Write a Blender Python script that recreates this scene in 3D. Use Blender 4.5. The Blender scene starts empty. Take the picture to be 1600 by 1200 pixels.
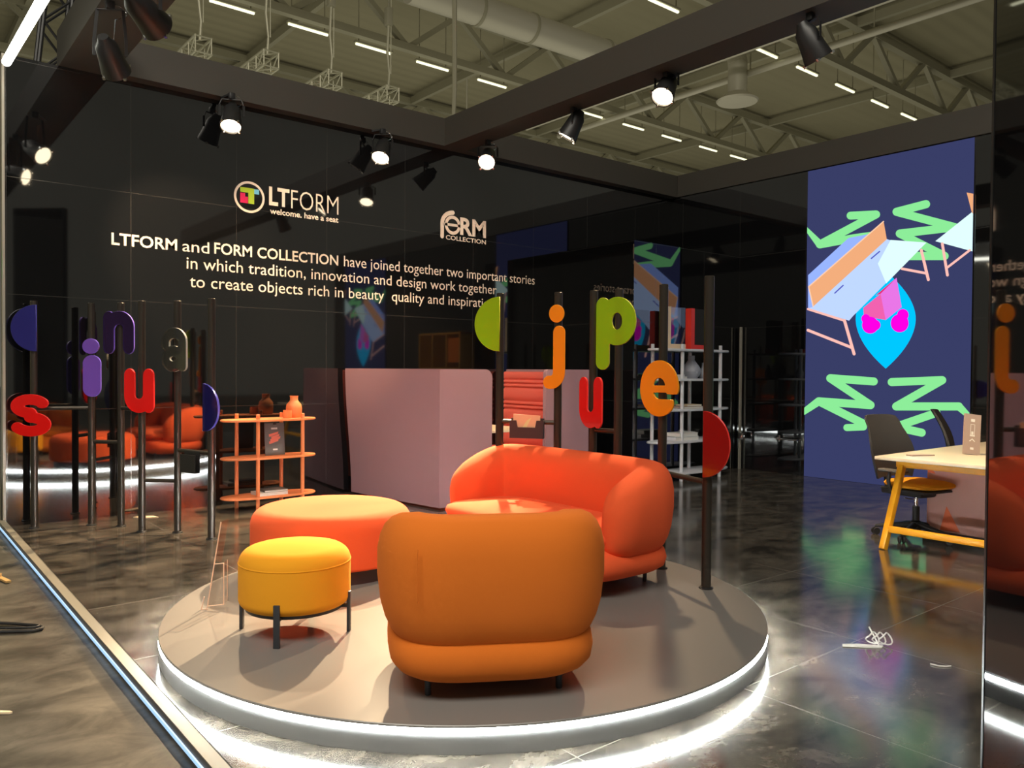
import bpy, bmesh, math, random
import numpy as np
from mathutils import Vector, Matrix
random.seed(7)
S = bpy.context.scene
COL = S.collection
PI = math.pi

# ------------------------------------------------------------------ camera
FPX = 1243.3                                   # focal length in pixels of a 1600-wide frame
YAW, PIT, ROLL = math.radians(50.826), math.radians(1.006), math.radians(-0.419)
CAM = np.array([0.0, 0.0, 1.4])
_F = np.array([math.cos(YAW)*math.cos(PIT), math.sin(YAW)*math.cos(PIT), -math.sin(PIT)])
_R = np.array([math.sin(YAW), -math.cos(YAW), 0.0])
_U = np.cross(_R, _F)
_R, _U = (math.cos(ROLL)*_R - math.sin(ROLL)*_U), (math.cos(ROLL)*_U + math.sin(ROLL)*_R)
cd = bpy.data.cameras.new('camera'); cam = bpy.data.objects.new('camera', cd); COL.objects.link(cam)
cd.sensor_fit = 'HORIZONTAL'; cd.sensor_width = 36.0; cd.lens = FPX/1600*36.0
cd.clip_start = 0.05; cd.clip_end = 300
cam.matrix_world = Matrix(((_R[0], _U[0], -_F[0], CAM[0]), (_R[1], _U[1], -_F[1], CAM[1]), (_R[2], _U[2], -_F[2], CAM[2]), (0, 0, 0, 1)))
S.camera = cam

def ray(x, y):
    return _F + _R*(x-800)/FPX - _U*(y-600)/FPX
def at(x, y, X=None, Y=None, Z=None):
    """the point of the plane X=, Y= or Z= seen at a pixel of the photograph"""
    v = ray(x, y)
    i, val = (0, X) if X is not None else (1, Y) if Y is not None else (2, Z)
    return CAM + v*(val-CAM[i])/v[i]

# ------------------------------------------------------------------ world, exposure, big lights
S.view_settings.view_transform = 'Standard'; S.view_settings.look = 'None'
S.view_settings.exposure = 0.0; S.view_settings.gamma = 1.0
S.view_settings.use_curve_mapping = False
w = bpy.data.worlds.new('hall_air'); S.world = w; w.use_nodes = True
bg = w.node_tree.nodes['Background']; bg.inputs[0].default_value = (0.95, 0.90, 0.72, 1); bg.inputs[1].default_value = 0.16

def spot(name, loc, aim, energy, color, size_deg, blend=0.6, radius=0.05):
    l = bpy.data.lights.new(name, 'SPOT'); l.energy = energy; l.color = color
    l.spot_size = math.radians(size_deg); l.spot_blend = blend; l.shadow_soft_size = radius
    o = bpy.data.objects.new(name, l); COL.objects.link(o); o.location = loc
    o.rotation_euler = (Vector(aim)-Vector(loc)).to_track_quat('-Z', 'Y').to_euler()
    return o
WARM = (1.0, 0.72, 0.43)
# the stage lamps that burn in the photograph (their housings are built further down)
LAMPS = [  # name, lens position, aim, watts, cone
    ('cross beam lamp near the sofa', (5.55, 4.72, 3.84), (2.9, 4.0, 0.4), 650, 52),
    ('cross beam lamp by the text wall', (5.62, 7.40, 3.80), (2.82, 4.72, 0.5), 6500, 24),
    ('text wall lamp right', (4.48, 7.86, 3.74), (2.6, 6.2, 0.0), 1000, 66),
    ('text wall lamp left', (2.79, 7.80, 3.74), (1.9, 6.0, 0.0), 850, 66),
    ('left beam lamp far', (1.50, 6.60, 3.62), (2.5, 8.15, 2.5), 520, 46),
    ('left beam lamp near', (1.50, 5.50, 3.60), (4.6, 8.15, 2.4), 420, 46),
    ('cross beam lamp near', (5.62, 3.24, 3.75), (7.4, 2.5, 0.7), 700, 54),
    ('cross beam lamp mid', (5.62, 6.05, 3.78), (4.6, 7.3, 0.9), 420, 70),
]
for nm, lo, aim, en, sz in LAMPS:
    spot(nm.replace(' ', '_') + '_light', lo, aim, en, WARM, sz)
# general hall lighting above the aisle behind the photographer
def area(name, loc, aim, energy, color, sx, sy):
    l = bpy.data.lights.new(name, 'AREA'); l.energy = energy; l.color = color; l.shape = 'RECTANGLE'; l.size = sx; l.size_y = sy
    o = bpy.data.objects.new(name, l); COL.objects.link(o); o.location = loc
    o.rotation_euler = (Vector(aim)-Vector(loc)).to_track_quat('-Z', 'Y').to_euler()
    return o
area('hall_row_light', (-2.5, -2.0, 10.5), (2.0, 3.0, 0), 1600, (1.0, 0.93, 0.80), 12, 3)
# added uplight for the roof, standing in for bounce off the hall floor
area('hall_floor_bounce_fill', (18, 22, 0.3), (18, 22, 10), 1700, (1.0, 0.95, 0.74), 44, 26)

# ------------------------------------------------------------------ materials
def srgb(r, g, b):
    f = lambda c: (c/255/12.92) if c/255 <= 0.04045 else ((c/255+0.055)/1.055)**2.4
    return (f(r), f(g), f(b), 1)
def mat(name, color, rough=0.5, metal=0.0, emit=None, strength=0.0, ior=None, coat=0.0, trans=0.0, alpha=None):
    m = bpy.data.materials.new(name); m.use_nodes = True
    b = m.node_tree.nodes['Principled BSDF']
    b.inputs['Base Color'].default_value = color if len(color) == 4 else (*color, 1)
    b.inputs['Roughness'].default_value = rough; b.inputs['Metallic'].default_value = metal
    if ior: b.inputs['IOR'].default_value = ior
    if coat: b.inputs['Coat Weight'].default_value = coat; b.inputs['Coat Roughness'].default_value = 0.05
    if trans: b.inputs['Transmission Weight'].default_value = trans
    if emit is not None:
        b.inputs['Emission Color'].default_value = emit if len(emit) == 4 else (*emit, 1)
        b.inputs['Emission Strength'].default_value = strength
    return m
def nodes(m): return m.node_tree.nodes, m.node_tree.links, m.node_tree.nodes['Principled BSDF']
def fabric(name, c, scale=900, bump=0.15, var=0.12):
    m = mat(name, c, 0.95); n, l, b = nodes(m)
    b.inputs['Sheen Weight'].default_value = 0.25; b.inputs['Sheen Roughness'].default_value = 0.5
    b.inputs['Sheen Tint'].default_value = (*c[:3], 1)
    tc = n.new('ShaderNodeTexCoord'); nz = n.new('ShaderNodeTexNoise'); nz.inputs['Scale'].default_value = scale; nz.inputs['Detail'].default_value = 2
    l.new(tc.outputs['Object'], nz.inputs['Vector'])
    mx = n.new('ShaderNodeMix'); mx.data_type = 'RGBA'; mx.inputs[6].default_value = tuple(x*(1-var) for x in c[:3])+(1,); mx.inputs[7].default_value = tuple(min(1, x*(1+var)) for x in c[:3])+(1,)
    l.new(nz.outputs['Fac'], mx.inputs[0]); l.new(mx.outputs[2], b.inputs['Base Color'])
    bp = n.new('ShaderNodeBump'); bp.inputs['Strength'].default_value = bump; bp.inputs['Distance'].default_value = 0.002
    l.new(nz.outputs['Fac'], bp.inputs['Height']); l.new(bp.outputs['Normal'], b.inputs['Normal'])
    return m

def floor_material(name, lo, hi, rough, grout_on=True):
    m = mat(name, lo, rough); n, l, b = nodes(m)
    geo = n.new('ShaderNodeNewGeometry')
    # cloudy slate: two noises, the first stretched along the tiles
    mp = n.new('ShaderNodeMapping'); mp.inputs['Scale'].default_value = (2.0, 3.2, 1); mp.inputs['Rotation'].default_value = (0, 0, 0.5); l.new(geo.outputs['Position'], mp.inputs['Vector'])
    n1 = n.new('ShaderNodeTexNoise'); n1.inputs['Scale'].default_value = 1.6; n1.inputs['Detail'].default_value = 9; n1.inputs['Roughness'].default_value = 0.68; n1.inputs['Distortion'].default_value = 0.55
    l.new(mp.outputs['Vector'], n1.inputs['Vector'])
    r1 = n.new('ShaderNodeValToRGB'); r1.color_ramp.elements[0].position = 0.38; r1.color_ramp.elements[0].color = (*lo[:3], 1)
    r1.color_ramp.elements[1].position = 0.72; r1.color_ramp.elements[1].color = (*hi[:3], 1)
    l.new(n1.outputs['Fac'], r1.inputs['Fac'])
    n2 = n.new('ShaderNodeTexNoise'); n2.inputs['Scale'].default_value = 9; n2.inputs['Detail'].default_value = 6; n2.inputs['Distortion'].default_value = 1.2
    l.new(geo.outputs['Position'], n2.inputs['Vector'])
    r2 = n.new('ShaderNodeValToRGB'); r2.color_ramp.elements[0].position = 0.55; r2.color_ramp.elements[0].color = (1, 1, 1, 1)
    r2.color_ramp.elements[1].position = 0.75; r2.color_ramp.elements[1].color = (0.62, 0.62, 0.62, 1)
    l.new(n2.outputs['Fac'], r2.inputs['Fac'])
    mul = n.new('ShaderNodeMix'); mul.data_type = 'RGBA'; mul.blend_type = 'MULTIPLY'; mul.inputs[0].default_value = 1
    l.new(r1.outputs['Color'], mul.inputs[6]); l.new(r2.outputs['Color'], mul.inputs[7])
    out = mul.outputs[2]
    if grout_on:
        sep = n.new('ShaderNodeSeparateXYZ'); l.new(geo.outputs['Position'], sep.inputs[0])
        masks = []
        for ax, off, pitch in ((0, 0.98, 1.015), (1, 0.05, 1.005)):
            a = n.new('ShaderNodeMath'); a.operation = 'SUBTRACT'; a.inputs[1].default_value = off; l.new(sep.outputs[ax], a.inputs[0])
            d = n.new('ShaderNodeMath'); d.operation = 'DIVIDE'; d.inputs[1].default_value = pitch; l.new(a.outputs[0], d.inputs[0])
            p = n.new('ShaderNodeMath'); p.operation = 'PINGPONG'; p.inputs[1].default_value = 0.5; l.new(d.outputs[0], p.inputs[0])
            c = n.new('ShaderNodeMath'); c.operation = 'LESS_THAN'; c.inputs[1].default_value = 0.0028; l.new(p.outputs[0], c.inputs[0])
            masks.append(c)
        mxm = n.new('ShaderNodeMath'); mxm.operation = 'MAXIMUM'; l.new(masks[0].outputs[0], mxm.inputs[0]); l.new(masks[1].outputs[0], mxm.inputs[1])
        g = n.new('ShaderNodeMix'); g.data_type = 'RGBA'; g.inputs[7].default_value = (0.20, 0.185, 0.16, 1)
        l.new(mxm.outputs[0], g.inputs[0]); l.new(out, g.inputs[6]); out = g.outputs[2]
    l.new(out, b.inputs['Base Color'])
    rr = n.new('ShaderNodeMapRange'); rr.inputs['To Min'].default_value = rough*0.9; rr.inputs['To Max'].default_value = rough*1.15
    l.new(n2.outputs['Fac'], rr.inputs['Value']); l.new(rr.outputs['Result'], b.inputs['Roughness'])
    b.inputs['IOR'].default_value = 2.1 if grout_on else 1.5
    return m

M = {}
M['floor'] = floor_material('dark_slate_tile', (0.032, 0.027, 0.022), (0.17, 0.145, 0.115), 0.13)
M['aisle'] = floor_material('worn_aisle_floor', (0.045, 0.041, 0.033), (0.165, 0.15, 0.122), 0.36, False)
def gloss_wall(name, seams):
    m = mat(name, (0.0045, 0.0045, 0.005), 0.035, ior=2.0); n, l, b = nodes(m)
    geo = n.new('ShaderNodeNewGeometry'); sep = n.new('ShaderNodeSeparateXYZ'); l.new(geo.outputs['Position'], sep.inputs[0])
    prev = None
    for ax, off, pitch, wd in seams:
        a = n.new('ShaderNodeMath'); a.operation = 'SUBTRACT'; a.inputs[1].default_value = off; l.new(sep.outputs[ax], a.inputs[0])
        p = n.new('ShaderNodeMath'); p.operation = 'PINGPONG'; p.inputs[1].default_value = pitch/2; l.new(a.outputs[0], p.inputs[0])
        c = n.new('ShaderNodeMath'); c.operation = 'LESS_THAN'; c.inputs[1].default_value = wd; l.new(p.outputs[0], c.inputs[0])
        if prev is None: prev = c
        else:
            x = n.new('ShaderNodeMath'); x.operation = 'MAXIMUM'; l.new(prev.outputs[0], x.inputs[0]); l.new(c.outputs[0], x.inputs[1]); prev = x
    mx = n.new('ShaderNodeMix'); mx.data_type = 'RGBA'; mx.inputs[6].default_value = (0.0045, 0.0045, 0.005, 1); mx.inputs[7].default_value = (0.035, 0.033, 0.030, 1)
    l.new(prev.outputs[0], mx.inputs[0]); l.new(mx.outputs[2], b.inputs['Base Color'])
    rg = n.new('ShaderNodeMapRange'); rg.inputs['To Min'].default_value = 0.035; rg.inputs['To Max'].default_value = 0.2
    l.new(prev.outputs[0], rg.inputs['Value']); l.new(rg.outputs['Result'], b.inputs['Roughness'])
    return m
M['gloss_x'] = gloss_wall('black_gloss_panels_text_wall', [(0, 1.97, 1.005, 0.0022), (2, 2.03, 1.02, 0.0022)])
M['gloss_y'] = gloss_wall('black_gloss_panels_screen_wall', [(1, 6.87, 1.04, 0.0018), (2, 2.03, 1.02, 0.0018)])
M['gloss'] = mat('black_gloss_plain', (0.0045, 0.0045, 0.005), 0.03, ior=2.15)
M['beam'] = mat('matt_dark_beam', (0.042, 0.038, 0.031), 0.6)
M['black'] = mat('black_metal', (0.012, 0.012, 0.013), 0.45)
M['dull_black'] = mat('dull_black_card', (0.012, 0.012, 0.012), 0.95)
M['black_plastic'] = mat('black_plastic', (0.015, 0.015, 0.016), 0.55)
M['pole'] = mat('brushed_bronze_black_steel', (0.075, 0.065, 0.055), 0.33, 0.75)
M['leg'] = mat('graphite_leg', (0.05, 0.055, 0.065), 0.45, 0.3)
M['platform'] = mat('grey_platform_laminate', (0.215, 0.205, 0.195), 0.25)
M['platform_side'] = mat('grey_platform_edge', (0.20, 0.20, 0.20), 0.4)
M['led'] = mat('cool_white_led', (1, 1, 1), 0.5, emit=(0.93, 1.0, 0.97), strength=130)
M['led_low'] = mat('cool_white_led_under_edge', (1, 1, 1), 0.5, emit=(0.93, 1.0, 0.97), strength=42)
M['led_blue'] = mat('blue_white_led', (1, 1, 1), 0.5, emit=(0.13, 0.46, 0.90), strength=0.95)
M['tube'] = mat('fluorescent_tube', (1, 1, 1), 0.5, emit=(1.0, 0.99, 0.66), strength=1.3)
M['tube_big'] = mat('linear_lamp', (1, 1, 1), 0.5, emit=(1.0, 1.0, 0.86), strength=10)
M['lens_on'] = mat('lit_lamp_lens', (1, 1, 1), 0.3, emit=(1.0, 0.82, 0.55), strength=12)
M['lens_off'] = mat('dark_lamp_lens', (0.05, 0.05, 0.05), 0.1, coat=1)
M['orange'] = fabric('orange_fabric', (0.74, 0.175, 0.012))
M['coral'] = fabric('coral_fabric', (0.86, 0.115, 0.030))
M['yellow'] = fabric('yellow_fabric', (0.86, 0.36, 0.010))
M['mauve'] = fabric('mauve_felt', (0.34, 0.19, 0.215), 500, 0.1, 0.06)
M['rose'] = fabric('coral_pink_quilt', (0.78, 0.135, 0.095), 600, 0.1, 0.06)
M['plinth'] = mat('dark_plum_plinth', (0.05, 0.03, 0.035), 0.5)
M['peach'] = mat('apricot_lacquer', (0.80, 0.24, 0.085), 0.45)
M['peach_dark'] = mat('apricot_ceramic', (0.78, 0.25, 0.085), 0.6)
M['white'] = mat('white_lacquer', (0.62, 0.62, 0.66), 0.4)
M['paper'] = mat('white_paper', (0.72, 0.70, 0.66), 0.7)
M['cream'] = mat('cream_card', (0.80, 0.62, 0.42), 0.6)
M['red_card'] = mat('red_card', (0.72, 0.035, 0.02), 0.5)
M['print'] = mat('cream_wall_lettering', (0.88, 0.72, 0.60), 0.55)
M['green_print'] = mat('lime_print', (0.45, 0.62, 0.04), 0.5)
M['pink_print'] = mat('magenta_print', (0.80, 0.02, 0.12), 0.5)
M['blue_print'] = mat('sky_blue_print', (0.18, 0.55, 0.80), 0.5)
M['grey_card'] = mat('grey_card', (0.12, 0.115, 0.11), 0.5)
M['yellow_steel'] = mat('yellow_steel', (0.85, 0.38, 0.008), 0.35)
M['desktop'] = mat('cream_desktop', (0.78, 0.68, 0.50), 0.22)
M['mesh_black'] = mat('charcoal_mesh', (0.022, 0.022, 0.024), 0.7)
M['taupe'] = mat('taupe_card', (0.36, 0.27, 0.23), 0.5)
M['dusty'] = mat('dusty_rose_panel', (0.62, 0.33, 0.28), 0.45)
M['chrome'] = mat('chrome', (0.75, 0.75, 0.75), 0.15, 1.0)
M['alu'] = mat('aluminium_trim', (0.42, 0.39, 0.33), 0.4, 0.4)
M['kerb'] = mat('pale_kerb_top', (0.26, 0.24, 0.19), 0.5)
M['olive'] = mat('pale_olive_panel', (0.42, 0.40, 0.20), 0.6)
M['panel_green'] = mat('green_panel_print', (0.10, 0.55, 0.06), 0.6)
M['wood'] = mat('ochre_wood', (0.50, 0.32, 0.12), 0.6)
M['grey_vase'] = mat('grey_ceramic', (0.30, 0.31, 0.36), 0.55)
M['hall_steel'] = mat('pale_hall_steel', (0.36, 0.34, 0.24), 0.6)
M['duct'] = mat('galvanised_duct', (0.60, 0.57, 0.46), 0.45, 0.2)
M['truss'] = mat('aluminium_truss', (0.62, 0.60, 0.45), 0.4, 0.4)
M['ochre'] = mat('ochre_shelf', (0.70, 0.33, 0.03), 0.5)
def roof_material():
    m = mat('hall_roof_deck', (0.34, 0.31, 0.20), 0.8); n, l, b = nodes(m)
    geo = n.new('ShaderNodeNewGeometry'); wv = n.new('ShaderNodeTexWave'); wv.bands_direction = 'Y'; wv.inputs['Scale'].default_value = 0.55; wv.inputs['Distortion'].default_value = 0.1
    l.new(geo.outputs['Position'], wv.inputs['Vector'])
    nz = n.new('ShaderNodeTexNoise'); nz.inputs['Scale'].default_value = 0.25; l.new(geo.outputs['Position'], nz.inputs['Vector'])
    mx = n.new('ShaderNodeMix'); mx.data_type = 'RGBA'; mx.inputs[6].default_value = (0.29, 0.265, 0.17, 1); mx.inputs[7].default_value = (0.36, 0.33, 0.215, 1)
    l.new(nz.outputs['Fac'], mx.inputs[0]); l.new(mx.outputs[2], b.inputs['Base Color'])
    bp = n.new('ShaderNodeBump'); bp.inputs['Strength'].default_value = 0.35; bp.inputs['Distance'].default_value = 0.1
    l.new(wv.outputs['Fac'], bp.inputs['Height']); l.new(bp.outputs['Normal'], b.inputs['Normal'])
    return m
M['roof'] = roof_material()
def acrylic(name, c, edge, body=0.55, tr=0.5, glow=0.0):
    """coloured acrylic sheet: a dyed body that lets part of the light through, brighter cut edges"""
    m = bpy.data.materials.new(name); m.use_nodes = True; n = m.node_tree.nodes; l = m.node_tree.links
    b = n['Principled BSDF']; out = n['Material Output']
    b.inputs['Base Color'].default_value = (*c, 1); b.inputs['Roughness'].default_value = 0.12; b.inputs['Coat Weight'].default_value = 0.4
    t = n.new('ShaderNodeBsdfTransparent'); t.inputs['Color'].default_value = (*[min(1, x*1.4+0.02) for x in c], 1)
    mx = n.new('ShaderNodeMixShader'); mx.inputs[0].default_value = 1-tr
    l.new(t.outputs[0], mx.inputs[1]); l.new(b.outputs[0], mx.inputs[2]); l.new(mx.outputs[0], out.inputs['Surface'])
    return m
def clear_sheet(name):
    m = bpy.data.materials.new(name); m.use_nodes = True; n = m.node_tree.nodes; l = m.node_tree.links
    g = n.new('ShaderNodeBsdfGlossy'); g.inputs['Roughness'].default_value = 0.03
    t = n.new('ShaderNodeBsdfTransparent'); t.inputs['Color'].default_value = (0.97, 0.95, 0.93, 1)
    mx = n.new('ShaderNodeMixShader'); mx.inputs[0].default_value = 0.08
    l.new(t.outputs[0], mx.inputs[1]); l.new(g.outputs[0], mx.inputs[2]); l.new(mx.outputs[0], n['Material Output'].inputs['Surface'])
    return m
M['clear'] = clear_sheet('clear_acrylic')
M['clear_edge'] = mat('clear_acrylic_cut_edge', (0.85, 0.62, 0.50), 0.3)
EDGE = {k: mat(k+'_cut_edge', c, 0.25) for k, c in dict(red=(1.0, 0.05, 0.04), lime=(0.75, 0.75, 0.05), amber=(1.0, 0.42, 0.01), violet=(0.28, 0.18, 0.95), blue=(0.10, 0.10, 0.55), grey=(0.45, 0.43, 0.38)).items()}
ACR = dict(red=acrylic('red_acrylic', (0.75, 0.006, 0.004), 'red', tr=0.18),
           lime=acrylic('lime_acrylic', (0.36, 0.60, 0.004), 'lime', tr=0.30),
           amber=acrylic('amber_acrylic', (1.0, 0.31, 0.003), 'amber', tr=0.12),
           violet=acrylic('violet_acrylic', (0.20, 0.085, 0.52), 'violet', tr=0.25),
           plum=acrylic('plum_acrylic', (0.05, 0.02, 0.10), 'violet', tr=0.65),
           blue=acrylic('navy_acrylic', (0.018, 0.016, 0.16), 'blue', tr=0.2),
           grey=acrylic('smoke_acrylic', (0.10, 0.10, 0.085), 'grey', tr=0.6),
           darkred=acrylic('dark_red_acrylic', (0.42, 0.006, 0.004), 'red', tr=0.3))
EDGE['plum'] = EDGE['violet']; EDGE['darkred'] = EDGE['red']

# ------------------------------------------------------------------ mesh helpers
class MB:
    def __init__(s): s.v = []; s.f = []; s.mi = []
    def add(s, vs, fs, mi=0):
        o = len(s.v); s.v += [tuple(map(float, p)) for p in vs]
        for f in fs: s.f.append(tuple(i+o for i in f)); s.mi.append(mi)
    def box(s, c, d, rot=0.0, mi=0, bev=0.0, mat3=None):
        bm = bmesh.new(); bmesh.ops.create_cube(bm, size=1)
        bmesh.ops.scale(bm, vec=d, verts=bm.verts)
        if bev: bmesh.ops.bevel(bm, geom=bm.edges[:], offset=bev, segments=2, profile=0.5, affect='EDGES')
        R = mat3 if mat3 is not None else Matrix.Rotation(rot, 3, 'Z')
        bm.verts.index_update()
        s.add([R @ v.co + Vector(c) for v in bm.verts], [[v.index for v in f.verts] for f in bm.faces], mi); bm.free()
    def bar(s, p, q, wd, ht=None, mi=0, bev=0.0):
        p, q = Vector(p), Vector(q); d = q-p; L = d.length; z = d.normalized()
        up = Vector((0, 0, 1)) if abs(z.z) < 0.95 else Vector((0, 1, 0))
        x = up.cross(z).normalized(); y = z.cross(x)
        s.box((p+q)/2, (wd, ht or wd, L), mat3=Matrix((x, y, z)).transposed(), mi=mi, bev=bev)
    def tube(s, pts, r, n=12, mi=0, caps=True):
        pts = [Vector(p) for p in pts]; rs = r if hasattr(r, '__len__') else [r]*len(pts)
        ring = []; prev = None; vs = []
        for i, p in enumerate(pts):
            t = (pts[min(i+1, len(pts)-1)]-pts[max(i-1, 0)]).normalized()
            if prev is None:
                a = Vector((0, 0, 1)) if abs(t.z) < 0.9 else Vector((1, 0, 0)); x = t.cross(a).normalized()
            else: x = (prev - t*prev.dot(t)).normalized()
            prev = x; y = t.cross(x)
            vs += [p + (x*math.cos(2*PI*k/n)+y*math.sin(2*PI*k/n))*rs[i] for k in range(n)]
        fs = [(i*n+k, i*n+(k+1) % n, (i+1)*n+(k+1) % n, (i+1)*n+k) for i in range(len(pts)-1) for k in range(n)]
        if caps: fs += [tuple(range(n-1, -1, -1)), tuple((len(pts)-1)*n+k for k in range(n))]
        s.add(vs, fs, mi)
    def lathe(s, prof, c=(0, 0, 0), n=32, mi=0, ax=None, exps=2.0):
        """prof: (radius, height) pairs; ax turns the axis"""
        vs = []; c = Vector(c)
        for r, z in prof:
            for k in range(n):
                a = 2*PI*k/n; v = Vector((r*math.cos(a), r*math.sin(a), z))
                vs.append((ax @ v if ax is not None else v)+c)
        m = len(prof)
        fs = [(i*n+k, i*n+(k+1) % n, (i+1)*n+(k+1) % n, (i+1)*n+k) for i in range(m-1) for k in range(n)]
        if prof[0][0] > 1e-6: fs.append(tuple(range(n-1, -1, -1)))
        if prof[-1][0] > 1e-6: fs.append(tuple((m-1)*n+k for k in range(n)))
        s.add(vs, fs, mi)
    def loops(s, rings, closed_caps=True, mi=0, cyclic=False):
        n = len(rings[0]); vs = [p for r in rings for p in r]; m = len(rings)
        fs = [(i*n+k, i*n+(k+1) % n, ((i+1) % m)*n+(k+1) % n, ((i+1) % m)*n+k) for i in range(m if cyclic else m-1) for k in range(n)]
        if closed_caps and not cyclic: fs += [tuple(range(n-1, -1, -1)), tuple((m-1)*n+k for k in range(n))]
        s.add(vs, fs, mi)
    def poly(s, pts, mi=0): s.add(pts, [tuple(range(len(pts)))], mi)
    def prism(s, pts, off, mi=0):
        off = Vector(off); n = len(pts); a = [Vector(p) for p in pts]; b = [p+off for p in a]
        s.add(a+b, [tuple(range(n-1, -1, -1)), tuple(range(n, 2*n))]+[(k, (k+1) % n, n+(k+1) % n, n+k) for k in range(n)], mi)
    def build(s, name, m, parent=None, smooth=35, sub=0, loc=None, rotz=0):
        me = bpy.data.meshes.new(name); me.from_pydata(s.v, [], s.f); me.update()
        for mm in (m if isinstance(m, (list, tuple)) else [m]): me.materials.append(mm)
        if any(s.mi): me.polygons.foreach_set('material_index', s.mi)
        bm = bmesh.new(); bm.from_mesh(me); bmesh.ops.recalc_face_normals(bm, faces=bm.faces); bm.to_mesh(me); bm.free()
        if smooth:
            me.polygons.foreach_set('use_smooth', [True]*len(me.polygons)); me.set_sharp_from_angle(angle=math.radians(smooth))
        o = bpy.data.objects.new(name, me); COL.objects.link(o)
        if parent is not None: o.parent = parent
        if loc is not None: o.location = loc
        if rotz: o.rotation_euler.z = rotz
        if sub:
            md = o.modifiers.new('smooth', 'SUBSURF'); md.levels = sub; md.render_levels = sub
        return o
def tag(o, label, cat=None, group=None, kind=None):
    if label: o['label'] = label
    if cat: o['category'] = cat
    if group: o['group'] = group
    if kind: o['kind'] = kind
    return o
def thing(name, label, cat, loc=(0, 0, 0), rotz=0, group=None):
    o = bpy.data.objects.new(name, None); COL.objects.link(o); o.empty_display_size = 0.1
    o.location = loc; o.rotation_euler.z = rotz
    return tag(o, label, cat, group)
def structure(name, mb, m, smooth=0):
    o = mb.build(name, m, smooth=smooth); o['kind'] = 'structure'; return o
def copy_tree(o, parent=None):
    c = o.copy(); COL.objects.link(c)
    if parent is not None: c.parent = parent
    for ch in list(o.children): copy_tree(ch, c)
    return c
def se(a, e):   # superellipse cosine/sine
    c, s = math.cos(a), math.sin(a)
    return math.copysign(abs(c)**(2/e), c), math.copysign(abs(s)**(2/e), s)

def mesh_obj(me, name, m, parent=None, smooth=0):
    me.materials.clear()
    for mm in (m if isinstance(m, (list, tuple)) else [m]): me.materials.append(mm)
    o = bpy.data.objects.new(name, me); COL.objects.link(o)
    if parent is not None: o.parent = parent
    return o
def curve_to_mesh(cu, matrix=None):
    o = bpy.data.objects.new('tmp', cu); COL.objects.link(o)
    bpy.context.view_layer.update()
    dg = bpy.context.evaluated_depsgraph_get()
    me = bpy.data.meshes.new_from_object(o.evaluated_get(dg))
    bpy.data.objects.remove(o); bpy.data.curves.remove(cu)
    if matrix is not None: me.transform(matrix)
    return me
def text_mesh(body, bold=0.0, extrude=0.0, spacing=1.0):
    cu = bpy.data.curves.new('t', 'FONT'); cu.body = body; cu.size = 1.0; cu.offset = bold; cu.extrude = extrude; cu.resolution_u = 3; cu.space_character = spacing
    return curve_to_mesh(cu)
def bounds(me):
    co = np.empty(len(me.vertices)*3); me.vertices.foreach_get('co', co); co = co.reshape(-1, 3)
    return co.min(0), co.max(0)
def fit_text(mb, body, x0, x1, z0, cap, plane, bold=0.0, mi=0, spacing=1.0, ht=None):
    """add lettering to mb: left x0, right x1, baseline z0, capital height cap; plane(x, z) gives the point"""
    me = text_mesh(body, bold, 0, spacing)
    ref = text_mesh('H', bold); r0, r1 = bounds(ref); bpy.data.meshes.remove(ref)
    lo, hi = bounds(me)
    sx = (x1-x0)/(hi[0]-lo[0]); sz = cap/(r1[1]-r0[1])
    vs = [plane(x0+(v.co.x-lo[0])*sx, z0+(v.co.y-r0[1])*sz) for v in me.vertices]
    mb.add(vs, [tuple(p.vertices) for p in me.polygons], mi)
    bpy.data.meshes.remove(me)

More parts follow.
